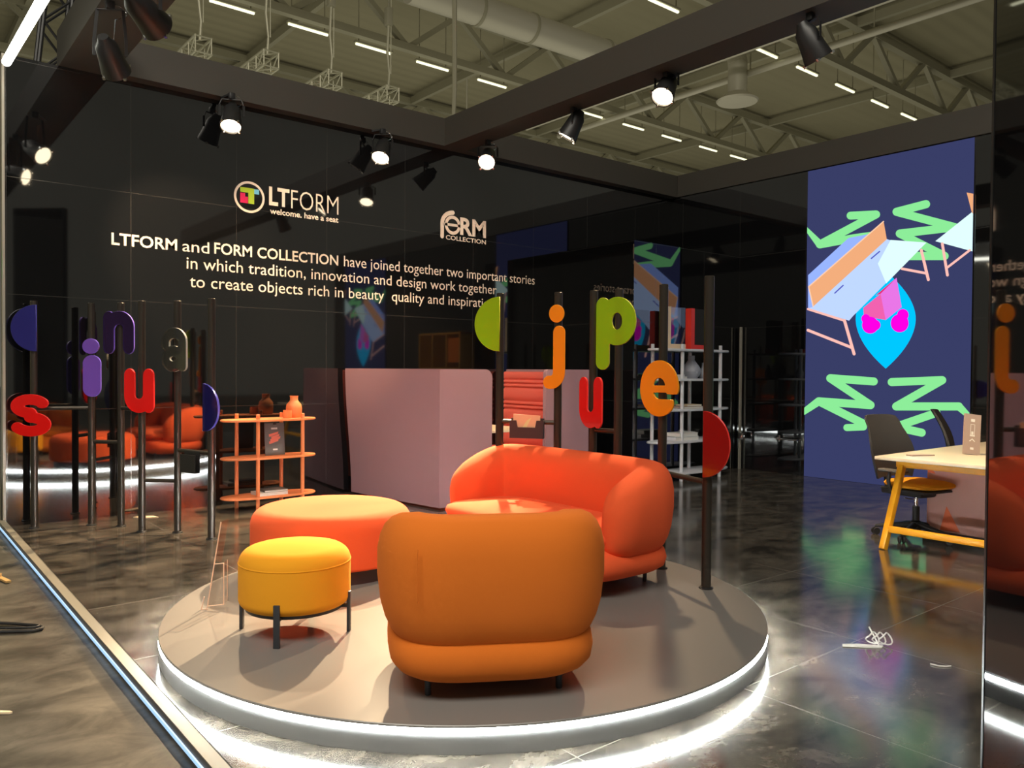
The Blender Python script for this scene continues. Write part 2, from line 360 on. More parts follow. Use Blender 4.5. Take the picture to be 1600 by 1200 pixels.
# shapes from strokes: the outline of a union of round-ended strokes and holes, as closed loops
def stroke_outline(strokes, holes=(), res=0.012, pad=0.03, polys=()):
    pts = [p for s, r in strokes for p in s]
    rmax = max(r for s, r in strokes)
    x0 = min(p[0] for p in pts)-rmax-pad; x1 = max(p[0] for p in pts)+rmax+pad
    y0 = min(p[1] for p in pts)-rmax-pad; y1 = max(p[1] for p in pts)+rmax+pad
    xs = np.arange(x0, x1+res, res); ys = np.arange(y0, y1+res, res)
    X, Y = np.meshgrid(xs, ys)
    D = np.full(X.shape, 1e9)
    def seg(p, q):
        px, py = p; qx, qy = q; dx, dy = qx-px, qy-py; L = dx*dx+dy*dy
        t = np.clip(((X-px)*dx+(Y-py)*dy)/L, 0, 1) if L > 1e-12 else 0
        return np.hypot(X-px-t*dx, Y-py-t*dy)
    for s, r in strokes:
        if len(s) == 1: D = np.minimum(D, np.hypot(X-s[0][0], Y-s[0][1])-r)
        for a, b in zip(s[:-1], s[1:]): D = np.minimum(D, seg(a, b)-r)
    for s, r in holes:
        if len(s) == 1: D = np.maximum(D, r-np.hypot(X-s[0][0], Y-s[0][1]))
        for a, b in zip(s[:-1], s[1:]): D = np.maximum(D, r-seg(a, b))
    # marching squares
    nxt = {}
    H, W = D.shape
    def ip(i, j, k, l):   # crossing on the edge between two grid corners
        a, b = D[i, j], D[k, l]; t = a/(a-b)
        return (xs[j]+(xs[l]-xs[j])*t, ys[i]+(ys[k]-ys[i])*t)
    segs = []
    ins = D < 0
    for i in range(H-1):
        row = ins[i].astype(int)+ins[i+1].astype(int)
        for j in np.nonzero((row[:-1]+row[1:] > 0) & (row[:-1]+row[1:] < 4))[0]:
            c = [ins[i, j], ins[i, j+1], ins[i+1, j+1], ins[i+1, j]]
            P = [(i, j), (i, j+1), (i+1, j+1), (i+1, j)]
            cr = []
            for k in range(4):
                if c[k] != c[(k+1) % 4]: cr.append((k, bool(c[k])))
            if len(cr) == 2: pairs = [(cr[0][0], cr[1][0])]
            else: pairs = [(0, 3), (1, 2)] if c[0] else [(0, 1), (2, 3)]
            for e, g in pairs:
                key = lambda k: tuple(sorted((P[k], P[(k+1) % 4])))
                segs.append((key(e), key(g), ip(*P[e], *P[(e+1) % 4]), ip(*P[g], *P[(g+1) % 4])))
    adj = {}; pos = {}
    for a, b, pa, pb in segs:
        adj.setdefault(a, []).append(b); adj.setdefault(b, []).append(a); pos[a] = pa; pos[b] = pb
    loops = []; seen = set()
    for st in adj:
        if st in seen: continue
        lp = [st]; seen.add(st); cur = st
        while True:
            nx = [q for q in adj[cur] if q not in seen]
            if not nx: break
            cur = nx[0]; seen.add(cur); lp.append(cur)
        if len(lp) > 6:
            q = np.array([pos[k] for k in lp])
            for _ in range(2): q = (np.roll(q, 1, 0)+2*q+np.roll(q, -1, 0))/4
            loops.append(q[::2])
    return loops
def loops_mesh(loops, depth, bevel=0.0):
    cu = bpy.data.curves.new('shape', 'CURVE'); cu.dimensions = '2D'; cu.fill_mode = 'BOTH'
    cu.extrude = depth/2-bevel; cu.bevel_depth = bevel; cu.bevel_resolution = 1; cu.offset = -bevel
    for lp in loops:
        sp = cu.splines.new('POLY'); sp.points.add(len(lp)-1); sp.use_cyclic_u = True
        for p, q in zip(sp.points, lp): p.co = (q[0], q[1], 0, 1)
    return curve_to_mesh(cu)

# ------------------------------------------------------------------ the setting
YW, XS = 8.15, 9.83            # text wall plane, screen wall plane
ZB, ZT = 4.10, 4.43            # beam underside and top
b = MB(); b.box((25, 20, -0.07), (90, 90, 0.12)); structure('floor', b, M['aisle'])
b = MB(); b.box((5.475, 3.4, -0.006), (8.96, 9.5, 0.0118)); structure('floor_booth', b, M['floor'])
b = MB(); b.box(((0.95+10.0)/2, YW+0.06, ZB/2), (10.0-0.95, 0.12, ZB)); structure('wall_left', b, M['gloss_x'])
b = MB(); b.box((XS+0.06, 2.4, ZB/2), (0.12, 11.5, ZB)); structure('wall_right', b, M['gloss_y'])
BX, BY, BZ = 7.58, 6.87, 3.06
b = MB(); b.box(((BX+XS)/2, (BY+YW)/2, BZ/2), (XS-BX, YW-BY, BZ)); structure('wall_storage', b, M['gloss_x'])
# angled glossy panel by the photographer's right hand
pe = np.array([2.64, 0.953]); pd = np.array([-0.719, -0.695]); pn = np.array([0.695, -0.719])
pc = pe+pd*0.45+pn*0.05
b = MB(); b.box((pc[0], pc[1], 2.05), (0.9, 0.10, 4.1), rot=math.atan2(pd[1], pd[0])); structure('wall_near', b, M['gloss'])
b = MB(); q = pe+pn*0.05-pd*0.006; b.box((q[0], q[1], 2.05), (0.012, 0.104, 4.1), rot=math.atan2(pd[1], pd[0])); structure('trim_near', b, M['black'])
# pale edge profile at the end of the text wall
b = MB(); b.box((0.945, YW+0.055, 2.05), (0.02, 0.13, 4.1)); structure('trim_left', b, M['alu'])
# kerb along the open side
b = MB(); b.box((0.924, 3.4, 0.0235), (0.050, 9.5, 0.065)); structure('trim_kerb', b, M['grey_card'])
b = MB(); b.box((0.9225, 3.4, 0.058), (0.049, 9.5, 0.005)); structure('trim_kerb_top', b, M['kerb'])
# overhead beams
b = MB(); b.box(((1.37+10.0)/2, 8.12, (ZB+ZT)/2), (8.63, 0.22, ZT-ZB)); structure('beam_left', b, M['beam'])
b = MB(); b.box((9.88, 2.4, (ZB+ZT)/2), (0.16, 11.2, ZT-ZB)); structure('beam_right', b, M['beam'])
b = MB(); b.box((5.615, 3.0, (ZB+ZT)/2), (0.33, 10.02, ZT-ZB)); structure('beam_middle', b, M['beam'])
b = MB(); b.box((1.58, 3.5, (ZB+ZT)/2), (0.42, 9.02, ZT-ZB)); structure('beam_open_side', b, M['beam'])
# hall roof
HZ = 13.0
b = MB(); b.box((25, 22, HZ+0.1), (90, 80, 0.2)); structure('ceiling', b, M['roof'])
def girder(y, z0, z1, x0, x1, step):
    b = MB(); b.bar((x0, y, z0), (x1, y, z0), 0.22, 0.22); b.bar((x0, y, z1), (x1, y, z1), 0.25, 0.25)
    x = x0; k = 0
    while x < x1:
        b.bar((x, y, z0 if k % 2 else z1), (x+step, y, z1 if k % 2 else z0), 0.16, 0.16)
        x += step; k += 1
    return b
for k, y in enumerate((13.2, 21.0, 29.0)):
    structure('trim_girder', girder(y, 11.2, 12.7, -8, 46, 1.9), M['hall_steel'])
for x in (4, 11, 18, 25, 32):
    b = MB(); b.bar((x, 0, 12.72), (x, 45, 12.72), 0.16, 0.28); structure('trim_purlin', b, M['hall_steel'])

# ------------------------------------------------------------------ round platform
PZ = 0.11; PC = (2.64, 3.608); PR = 1.604
t = thing('platform', 'low round grey platform with a glowing white edge under the seating', 'platform', (PC[0], PC[1], 0))
b = MB(); b.lathe([(PR-0.012, PZ-0.010), (PR, PZ-0.010), (PR, PZ-0.003), (PR-0.003, PZ), (0, PZ)], n=160)
b.build('top', M['platform'], t, smooth=30)
b = MB(); b.lathe([(PR-0.004, 0.0), (PR-0.004, PZ-0.034), (PR-0.014, PZ-0.034)], n=160); b.build('side_band', M['platform_side'], t, smooth=30)
b = MB(); b.lathe([(PR-0.011, PZ-0.034), (PR-0.001, PZ-0.034), (PR-0.001, PZ-0.010), (PR-0.011, PZ-0.010)], n=160)
tag(b.build('led_strip', M['led'], t), 'white light line around the platform edge')

# ------------------------------------------------------------------ seating
def round_prof(r, z0, z1, rb, rt, crown=0.0, n=8, waist=0.0):
    p = [(0, z0)] if rb else []
    for k in range(n+1):
        a = -PI/2+PI/2*k/n; p.append((r-rb+rb*math.cos(a), z0+rb+rb*math.sin(a)))
    for k in range(n+1):
        a = PI/2*k/n; p.append((r-rt+rt*math.cos(a), z1-crown-rt+rt*math.sin(a)))
    for k in range(1, 6):
        f = k/5; p.append(((r-rt)*(1-f), z1-crown+crown*(1-(1-f)**2)))
    return p
# yellow pouf on four square legs
pc_ = at(455, 985, Z=PZ); pc_ = (1.645, 3.70)
t = thing('pouf', 'small yellow round pouf on four dark legs at the near edge of the platform', 'pouf', (pc_[0], pc_[1], PZ), math.atan2(3.87-3.51, 1.45-1.47))
b = MB(); b.lathe(round_prof(0.268, 0.135, 0.432, 0.045, 0.075, 0.012), n=64); o = b.build('seat', M['yellow'], t)
b = MB()
for k in range(65): pass
b.lathe([(0.2683, 0.345), (0.2705, 0.349), (0.2683, 0.353)], n=64); b.build('seam', M['yellow'], o)
b = MB(); b.lathe([(0, 0.122), (0.235, 0.122), (0.235, 0.137), (0, 0.137)], n=48); b.build('underframe', M['leg'], t)
for a in (45, 135, 225, 315):
    a = math.radians(a); b = MB(); c, s_ = math.cos(a), math.sin(a)
    b.box((0.268*c, 0.268*s_, 0.10), (0.016, 0.030, 0.20), rot=a, bev=0.003); b.box((0.25*c, 0.25*s_, 0.128), (0.05, 0.026, 0.012), rot=a)
    b.build('leg', M['leg'], t)
# coral ottoman on a dark plinth
t = thing('ottoman', 'large round coral ottoman on a dark recessed plinth behind the yellow pouf', 'ottoman', (2.34, 4.70, PZ))
b = MB(); b.lathe(round_prof(0.505, 0.085, 0.43, 0.02, 0.10, 0.018), n=80); b.build('seat', M['coral'], t)
b = MB(); b.lathe([(0, 0), (0.455, 0), (0.455, 0.09), (0, 0.09)], n=64); b.build('plinth', M['plinth'], t)

def superbox(a, bb, z0, z1, ez, ep, n=56, m=14, bulge=None, y0=0.0, top_flat=0.0):
    """closed pillow-like solid: plan superellipse a x bb, vertical superellipse"""
    rings = []; zc, h = (z0+z1)/2, (z1-z0)/2
    for i in range(m+1):
        p = -PI/2+PI*i/m; c, s_ = se(p, ez)
        c = max(c, 0.02)
        rings.append([(a*c*se(2*PI*k/n, ep)[0], y0+bb*c*se(2*PI*k/n, ep)[1], zc+h*s_) for k in range(n)])
    mb = MB(); mb.loops(rings); return mb
def wrap_back(a, bb, y0, phi_end, ht, zb, zt_back, zt_arm, exp_plan=3.2, e=2.5, nst=64, ncs=22, cap=0.16, lean=0.0, zb_arm=None):
    """back and arms in one thick roll that runs round the back (-y) and drops towards the arm fronts"""
    path = []
    for i in range(nst+1):
        ph = PI-phi_end+(PI+2*phi_end)*i/nst          # from the left arm front round the back to the right one
        c, s_ = se(ph, exp_plan); path.append(Vector((a*c, y0+bb*s_, 0)))
    L = [0]
    for p, q in zip(path, path[1:]): L.append(L[-1]+(q-p).length)
    tot = L[-1]; N = nst+1
    # even spacing
    pts = []
    for i in range(N):
        d = tot*i/nst; k = max(j for j in range(N) if L[j] <= d+1e-9); k = min(k, N-2)
        f = (d-L[k])/max(L[k+1]-L[k], 1e-9); pts.append(path[k].lerp(path[k+1], f))
    rings = []
    for i, p in enumerate(pts):
        t_ = (pts[min(i+1, N-1)]-pts[max(i-1, 0)]).normalized(); nrm = Vector((t_.y, -t_.x, 0))
        if nrm.dot(p-Vector((0, y0+0.1, 0))) < 0: nrm = -nrm
        d = min(tot*i/nst, tot*(1-i/nst)); r = min(1, d/cap); sc = max(0.06, math.sqrt(max(0, 1-(1-r)**2)))
        f = min(1, max(0, (p.y-(y0-bb)-0.06)/(2*bb*0.80)))**1.7
        zt = zt_back+(zt_arm-zt_back)*f; z0 = zb if zb_arm is None else zb+(zb_arm-zb)*f
        zc, h = (zt+z0)/2, (zt-z0)/2
        ring = []
        for k in range(ncs):
            c, s_ = se(2*PI*k/ncs, e)
            off = ht*c*sc+lean*s_*h
            # the roll is fullest a little above its middle
            off *= 1.0 if c < 0 else (1+0.12*s_*(1-s_))
            ring.append(p+nrm*off+Vector((0, 0, zc+h*s_*(0.55+0.45*sc))))
        rings.append(ring)
    mb = MB(); mb.loops(rings); return mb
def round_leg(x, y, z, r=0.013):
    b = MB(); b.lathe([(r*0.8, 0), (r, 0.004), (r, z)], (x, y, 0), n=14); return b

# orange armchair, its back to the camera
fw = Vector((0.505, 0.863)); ang = math.atan2(fw.y, fw.x)-PI/2
t = thing('armchair', 'orange armchair with a rounded wrap-around back turned to the viewer', 'armchair', (2.085, 2.72, PZ), ang)
superbox(0.425, 0.41, 0.030, 0.325, 2.7, 3.8).build('base', M['orange'], t, smooth=60)
superbox(0.345, 0.33, 0.24, 0.40, 2.6, 3.4, y0=0.07).build('seat_cushion', M['orange'], t, smooth=60)
o = wrap_back(0.340, 0.325, -0.005, 0.40, 0.128, 0.215, 0.725, 0.56, exp_plan=4.6, e=2.9).build('backrest', M['orange'], t, smooth=60)
b = MB()   # vertical stitched seam on the back, left of centre
b.tube([(-0.315, -0.440, 0.62), (-0.318, -0.446, 0.56), (-0.318, -0.446, 0.50), (-0.315, -0.440, 0.42)], 0.0022, 6); b.build('seam', M['orange'], o)
for x in (-0.265, 0.265):
    for y in (-0.255, 0.26): round_leg(x, y, 0.12).build('leg', M['leg'], t)
# coral sofa, seen along its length
t = thing('sofa', 'coral two-seat sofa with a thick wrap-around back at the rear of the platform', 'sofa', (3.44, 3.87, PZ), PI/2)
superbox(0.825, 0.40, 0.035, 0.325, 2.7, 4.4, n=72).build('base', M['coral'], t, smooth=60)
superbox(0.75, 0.345, 0.24, 0.41, 2.6, 4.0, n=72, y0=0.06).build('seat_cushion', M['coral'], t, smooth=60)
wrap_back(0.745, 0.325, 0.0, 0.36, 0.135, 0.215, 0.745, 0.50, exp_plan=4.2, e=2.8, nst=90, cap=0.15).build('backrest', M['coral'], t, smooth=60)
for x in (-0.62, 0.62):
    for y in (-0.27, 0.27): round_leg(x, y, 0.13).build('leg', M['leg'], t)

# ------------------------------------------------------------------ clear acrylic stand at the platform edge
t = thing('acrylic_stand', 'clear acrylic sign stand left of the yellow pouf at the platform edge', 'stand', (1.47, 4.31, PZ))
hd = Vector((_R[0], _R[1], 0)).normalized(); fd = Vector((_F[0], _F[1], 0)).normalized()
def along(a, h, d=0): return hd*a+fd*d+Vector((0, 0, h))
b = MB(); b.prism([along(-0.035, 0, -0.05), along(0.04, 0.47, -0.05), along(0.04, 0.47, 0.06), along(-0.035, 0, 0.06)], tuple(hd*0.004)); b.build('leaning_sheet', M['clear'], t, smooth=0)
b = MB(); b.bar(along(-0.035, 0, -0.05), along(0.04, 0.47, -0.05), 0.005, 0.005); b.build('cut_edge', M['clear_edge'], t, smooth=0)
b = MB(); b.prism([along(-0.03, 0.02, -0.05), along(0.055, 0.03, -0.05), along(0.055, 0.25, -0.05), along(0.005, 0.245, -0.05)], tuple(fd*0.08)); o = b.build('support_wedge', M['clear'], t, smooth=0)
b = MB(); b.bar(along(0.055, 0.03, -0.05), along(0.055, 0.25, -0.05), 0.004); b.bar(along(0.045, 0.03, 0.03), along(0.045, 0.25, 0.03), 0.003); b.bar(along(-0.03, 0.02, -0.05), along(0.055, 0.03, -0.05), 0.004); b.bar(along(0.005, 0.245, -0.05), along(0.055, 0.25, -0.05), 0.004)
b.build('cut_edge', M['clear_edge'], o, smooth=0)
b = MB(); b.bar(along(-0.065, 0.0, -0.05), along(-0.048, 0.07, -0.05), 0.005); b.bar(along(-0.065, 0.0, -0.05), along(-0.03, 0.006, -0.05), 0.004); b.build('foot', M['clear_edge'], t, smooth=0)

# ------------------------------------------------------------------ the two letter screens: posts, rails, acrylic letters
def arc(cx, cy, rx, ry, a0, a1, n=14): return [(cx+rx*math.cos(math.radians(a0+(a1-a0)*k/n)), cy+ry*math.sin(math.radians(a0+(a1-a0)*k/n))) for k in range(n+1)]
GL = {  # unit: x height = 1
 's': ([(arc(0.44, 0.71, 0.27, 0.155, 28, 270, 16)+arc(0.44, 0.29, 0.29, 0.160, 90, -152, 16)[0:], 0.122)], []),
 'i': ([([(0.0, 0.20), (0.0, 0.81)], 0.20)], []),
 'dot': ([([(0.0, 0.0)], 0.20)], []),
 'n': ([([(0.17, 0.16), (0.17, 0.84)], 0.155), ([(0.17, 0.62)]+arc(0.46, 0.62, 0.27, 0.225, 150, 0, 12)+[(0.73, 0.16)], 0.155)], []),
 'u': ([([(0.73, 0.16), (0.73, 0.84)], 0.155), ([(0.17, 0.84), (0.17, 0.38)]+arc(0.44, 0.38, 0.27, 0.225, 180, 330, 12), 0.155)], []),
 'a': ([(arc(0.36, 0.66, 0.25, 0.215, 190, 0, 14)+[(0.61, 0.14)], 0.118), (arc(0.34, 0.30, 0.215, 0.175, 0, 360, 18), 0.118)], []),
 'j': ([([(0.32, 1.10), (0.32, 0.12)]+arc(0.09, 0.12, 0.23, 0.26, 0, -100, 10), 0.165)], []),
 'p': ([([(0.17, -0.36), (0.17, 0.84)], 0.165), (arc(0.52, 0.50, 0.29, 0.345, 0, 360, 28), 0.165)], []),
 'e': ([(arc(0.47, 0.5, 0.315, 0.345, 0, 308, 26), 0.155), ([(0.2, 0.49), (0.78, 0.49)], 0.062), ([(0.785, 0.5), (0.785, 0.53)], 0.155)], [([(0.50, 0.355), (1.2, 0.355)], 0.045)]),
}
GL_cache = {}
def letter_mesh(ch):
    if ch not in GL_cache:
        if ch == 'half':
            lp = [np.array([(0, -0.5)]+[(-0.5*math.cos(math.radians(a)), 0.5*math.sin(math.radians(a))) for a in range(-87, 90, 4)]+[(0, 0.5)])]
        elif ch == 'halfR':
            lp = [np.array([(0.5*math.cos(math.radians(a)), 0.5*math.sin(math.radians(a))) for a in range(-90, 91, 4)])]
        else: lp = stroke_outline(*GL[ch])
        GL_cache[ch] = lp
    return GL_cache[ch]
def panel_letter(name, ch, px, color, post_xy, yaw, parent, label, width=None, off=0.045, part=None):
    """an acrylic character standing in front of a post; px = (x0, x1, y0, y1) its box in the photograph"""
    x0, x1, y0, y1 = px
    tx = Vector((math.cos(yaw), math.sin(yaw), 0)); nr = Vector((tx.y, -tx.x, 0))
    base = Vector((post_xy[0], post_xy[1], 0))+nr*off
    def hit(x, y):
        v = Vector(ray(x, y)); tt = (base-Vector(CAM)).dot(nr)/v.dot(nr); return Vector(CAM)+v*tt
    xm, ym = (x0+x1)/2, (y0+y1)/2
    A, B_, T, D_ = hit(x0, ym), hit(x1, ym), hit(xm, y0), hit(xm, y1)
    lp = letter_mesh(ch); al = np.concatenate(lp); lo, hi = al.min(0), al.max(0)
    W, Ht = (B_-A).dot(tx), T.z-D_.z
    a0 = (A-base).dot(tx)
    q = [np.column_stack([a0+(l[:, 0]-lo[0])/(hi[0]-lo[0])*W, D_.z+(l[:, 1]-lo[1])/(hi[1]-lo[1])*Ht]) for l in lp]
    me = loops_mesh(q, 0.018, 0.0025)
    mw = Matrix.Identity(4)
    for r in range(3): mw[r][0] = tx[r]; mw[r][1] = (0, 0, 1)[r]; mw[r][2] = nr[r]; mw[r][3] = base[r]
    pl = parent.location
    me.transform(Matrix.Translation(-Vector(pl)) @ mw); me.update()
    o = mesh_obj(me, name, [ACR[color], EDGE[color]], parent)
    nrl = nr
    for p in me.polygons: p.material_index = 0 if abs(p.normal.dot(nrl)) > 0.9 else 1
    tag(o, label)
    # screw caps that hold it to the post
    return o
def post(parent, x, y, z0, z1, r=0.029):
    b = MB(); px, py, pz = parent.location
    b.lathe([(r, z0-pz), (r, z1-pz-0.004), (r-0.004, z1-pz)], (x-px, y-py, 0), n=20)
    b.build('post', M['pole'], parent)
def foot(parent, x, y, z0, r=0.045):
    pass
def rail(parent, p, q, z, r=0.017):
    l = parent.location; b = MB(); b.tube([(p[0]-l.x, p[1]-l.y, z-l.z), (q[0]-l.x, q[1]-l.y, z-l.z)], r, 14); b.build('cross_bar', M['pole'], parent)

LP = [(1.14, 7.94), (1.56, 7.80), (1.75, 7.58), (1.83, 7.22), (2.06, 7.01), (2.20, 6.58)]
t = thing('letter_screen', 'row of dark posts with blue, violet, red and smoky acrylic letters by the text wall', 'letter screen', (LP[2][0], LP[2][1], 0))
for x, y in LP: post(t, x, y, 0, 1.965)
for i, z in ((0, 1.04), (1, 0.74), (2, 1.04), (3, 0.44), (4, 0.70)): rail(t, LP[i], LP[i+1], z)
yR = math.atan2(_R[1], _R[0]); dg = math.radians
panel_letter('half_disc_panel', 'half', (17, 57, 476, 549), 'blue', LP[0], yR+dg(6), t, 'navy blue acrylic half disc at the left end')
panel_letter('letter_panel', 's', (17, 80, 616, 682), 'red', LP[0], yR, t, 'red acrylic letter s', off=0.05)
panel_letter('letter_panel', 'dot', (129, 155, 529, 553), 'violet', LP[1], yR, t, 'violet round dot of the letter i')
panel_letter('letter_panel', 'i', (130, 158, 555, 620), 'violet', LP[1], yR, t, 'violet acrylic stem of the letter i')
panel_letter('letter_panel', 'n', (162, 210, 486, 553), 'plum', LP[2], yR-dg(10), t, 'dark violet see-through letter n')
panel_letter('letter_panel', 'u', (195, 241, 576, 645), 'red', LP[3], yR-dg(15), t, 'red acrylic letter u')
panel_letter('letter_panel', 'a', (253, 292, 512, 581), 'grey', LP[4], yR-dg(38), t, 'smoke grey see-through letter a')
panel_letter('half_disc_panel', 'halfR', (318, 342, 600, 676), 'blue', LP[5], yR-dg(52), t, 'navy blue acrylic half disc at the right end')
RP = [(3.64, 4.61), (3.90, 4.26), (4.00, 4.00), (4.045, 3.80), (4.04, 3.40), (3.88, 2.92)]
t2 = thing('letter_screen', 'row of dark posts with lime, amber and red acrylic letters behind the coral sofa', 'letter screen', (RP[2][0], RP[2][1], PZ))
for x, y in RP: post(t2, x, y, PZ, 1.965)
for i, z in ((0, 1.02), (2, 0.98), (4, 0.74)): rail(t2, RP[i], RP[i+1], z)
panel_letter('half_disc_panel', 'half', (742, 781, 464, 549), 'lime', RP[0], yR-dg(12), t2, 'lime green acrylic half disc')
panel_letter('letter_panel', 'dot', (858, 882, 476, 504), 'amber', RP[1], yR-dg(10), t2, 'amber round dot of the letter j')
panel_letter('letter_panel', 'j', (849, 883, 509, 608), 'amber', RP[1], yR-dg(10), t2, 'amber acrylic letter j')
panel_letter('letter_panel', 'p', (932, 994, 464, 578), 'lime', RP[2], yR-dg(30), t2, 'lime green acrylic letter p', off=0.05)
panel_letter('letter_panel', 'u', (906, 941, 589, 669), 'red', RP[2], yR-dg(50), t2, 'red acrylic letter u')
panel_letter('letter_panel', 'e', (1001, 1061, 563, 651), 'amber', RP[4], yR-dg(40), t2, 'amber acrylic letter e')
panel_letter('half_disc_panel', 'halfR', (1099, 1141, 643, 748), 'darkred', RP[5], yR-dg(41), t2, 'dark red acrylic half disc')
for tt, pts, z in ((t, LP, 0.0), (t2, RP, PZ)):
    for x, y in pts:
        b = MB(); l = tt.location; b.lathe([(0.042, z-l.z), (0.042, z-l.z+0.006), (0.031, z-l.z+0.012)], (x-l.x, y-l.y, 0), n=20); b.build('base_ring', M['black'], tt)
# leaflet pocket and its leaflets on the first rail of the right screen
def rail_frame(p, q, z):
    p, q = Vector((*p, z)), Vector((*q, z)); d = (q-p).normalized(); n_ = Vector((d.y, -d.x, 0))
    if n_.dot(Vector((-0.63, -0.77, 0))) < 0: n_ = -n_
    return p.lerp(q, 0.5), d, n_
c, d, n_ = rail_frame(RP[0], RP[1], 1.02)
if d.dot(Vector((_R[0], _R[1], 0))) < 0: d = -d
def fr(o, a, h, k): return c+d*a+n_*k+Vector((0, 0, h))
t = thing('leaflet_pocket', 'dark brown leaflet pocket hanging on the bar left of the amber letter j', 'leaflet holder', tuple(c))
def lf(a, h, k): return d*a+n_*k+Vector((0, 0, h))
b = MB(); b.prism([lf(-0.125, -0.115, 0.06), lf(0.125, -0.115, 0.06), lf(0.125, 0.015, 0.06), (lf(0.075, 0.015, 0.06)), lf(0.065, -0.035, 0.06), lf(-0.065, -0.035, 0.06), lf(-0.075, 0.015, 0.06), lf(-0.125, 0.015, 0.06)], tuple(n_*0.004)); b.build('front', M['plinth'], t, smooth=0)
b = MB(); b.prism([lf(-0.125, -0.115, 0.018), lf(0.125, -0.115, 0.018), lf(0.125, 0.03, 0.018), lf(-0.125, 0.03, 0.018)], tuple(n_*0.004)); b.prism([lf(-0.125, -0.115, 0.02), lf(0.125, -0.115, 0.02), lf(0.125, -0.115, 0.06), lf(-0.125, -0.115, 0.06)], (0, 0, 0.004)); b.build('back', M['plinth'], t, smooth=0)
for sx in (-0.125, 0.121):
    b = MB(); b.prism([lf(sx, -0.115, 0.02), lf(sx, -0.115, 0.06), lf(sx, 0.015, 0.06), lf(sx, 0.02, 0.02)], tuple(d*0.004)); b.build('side', M['plinth'], t, smooth=0)
t = thing('leaflet', 'peach printed leaflets standing in the dark pocket beside the letter j', 'leaflets', tuple(c+n_*0.04+Vector((0, 0, -0.105))))
b = MB()
b.prism([d*-0.10+Vector((0, 0, 0)), d*0.095, d*0.10+Vector((0, 0, 0.155)), d*-0.10+Vector((0, 0, 0.165))], tuple(n_*0.012)); b.build('sheet', mat('peach_print', (0.85, 0.50, 0.30), 0.5), t, smooth=0)
b = MB(); b.poly([d*-0.03+n_*0.0125+Vector((0, 0, 0.07)), d*0.0+n_*0.0125+Vector((0, 0, 0.07)), d*0.035+n_*0.0125+Vector((0, 0, 0.14)), d*0.0+n_*0.0125+Vector((0, 0, 0.12))]); b.build('picture', mat('pale_leaf_print', (0.85, 0.72, 0.35), 0.5), t, smooth=0)
# dark pocket on the left screen
c, d, n_ = rail_frame(LP[4], LP[5], 0.70)
t = thing('leaflet_pocket', 'black leaflet pocket hanging under the last bar of the left letter screen', 'leaflet holder', tuple(c))
b = MB(); b.prism([lf(-0.10, -0.17, 0.06), lf(0.10, -0.17, 0.06), lf(0.10, -0.02, 0.06), lf(-0.10, -0.02, 0.06)], tuple(n_*0.004)); b.build('front', M['black'], t, smooth=0)
b = MB(); b.prism([lf(-0.10, -0.17, 0.018), lf(0.10, -0.17, 0.018), lf(0.10, 0.01, 0.018), lf(-0.10, 0.01, 0.018)], tuple(n_*0.004)); b.prism([lf(-0.10, -0.17, 0.02), lf(0.10, -0.17, 0.02), lf(0.10, -0.17, 0.06), lf(-0.10, -0.17, 0.06)], (0, 0, 0.004)); b.build('back', M['black'], t, smooth=0)

# ------------------------------------------------------------------ lettering on the text wall
wp = lambda x, z: (x, YW-0.003, z)
def lettering(name, label, cat, build):
    mb = MB(); build(mb); o = mb.build(name, [M['print'], M['green_print'], M['pink_print'], M['blue_print']], smooth=0)
    return tag(o, label, cat)
def width(body, bold):
    me = text_mesh(body, bold); lo, hi = bounds(me); bpy.data.meshes.remove(me); return lo[0], hi[0]
def word_line(label, runs):
    """a printed line: each word is a part"""
    t = thing('wall_text', label, 'wall text', (runs[0][1], YW-0.003, runs[0][3]))
    for body, x0, x1, z0, cap, bold in runs:
        lo, hi = width(body, bold); k = (x1-x0)/(hi-lo); pos = 0
        for wd in body.split():
            i = body.index(wd, pos); pos = i+len(wd)
            e = width(body[:pos], bold)[1]; a, c = width(wd, bold)
            mb = MB(); fit_text(mb, wd, x0+(e-(c-a)-lo)*k, x0+(e-lo)*k, z0, cap, lambda x, z: (x-runs[0][1], 0, z-runs[0][3]), bold)
            mb.build('word', M['print'], t, smooth=0)
word_line('first and longest line of the cream text on the black wall', [('LTFORM', 1.80, 2.39, 2.545, 0.112, 0.018), ('and', 2.44, 2.70, 2.547, 0.112, 0.0), ('FORM COLLECTION', 2.75, 4.12, 2.553, 0.112, 0.014), ('have joined together two important stories', 4.19, 7.02, 2.553, 0.117, 0.0)])
word_line('middle line of the cream text on the black wall', [('in which tradition, innovation and design work together', 2.48, 6.37, 2.38, 0.117, 0.0)])
word_line('lowest line of the cream text on the black wall', [('to create objects rich in beauty  quality and inspiration', 2.51, 6.33, 2.20, 0.117, 0.0)])
def ring2(mb, cx, cz, r0, r1, mi=0, n=48, f=wp, sx=1.0):
    vs = [f(cx+sx*r*math.cos(2*PI*k/n), cz+r*math.sin(2*PI*k/n)) for r in (r0, r1) for k in range(n)]
    mb.add(vs, [(k, (k+1) % n, n+(k+1) % n, n+k) for k in range(n)], mi)
def rect2(mb, x0, x1, z0, z1, mi=0, f=wp): mb.poly([f(x0, z0), f(x1, z0), f(x1, z1), f(x0, z1)], mi)
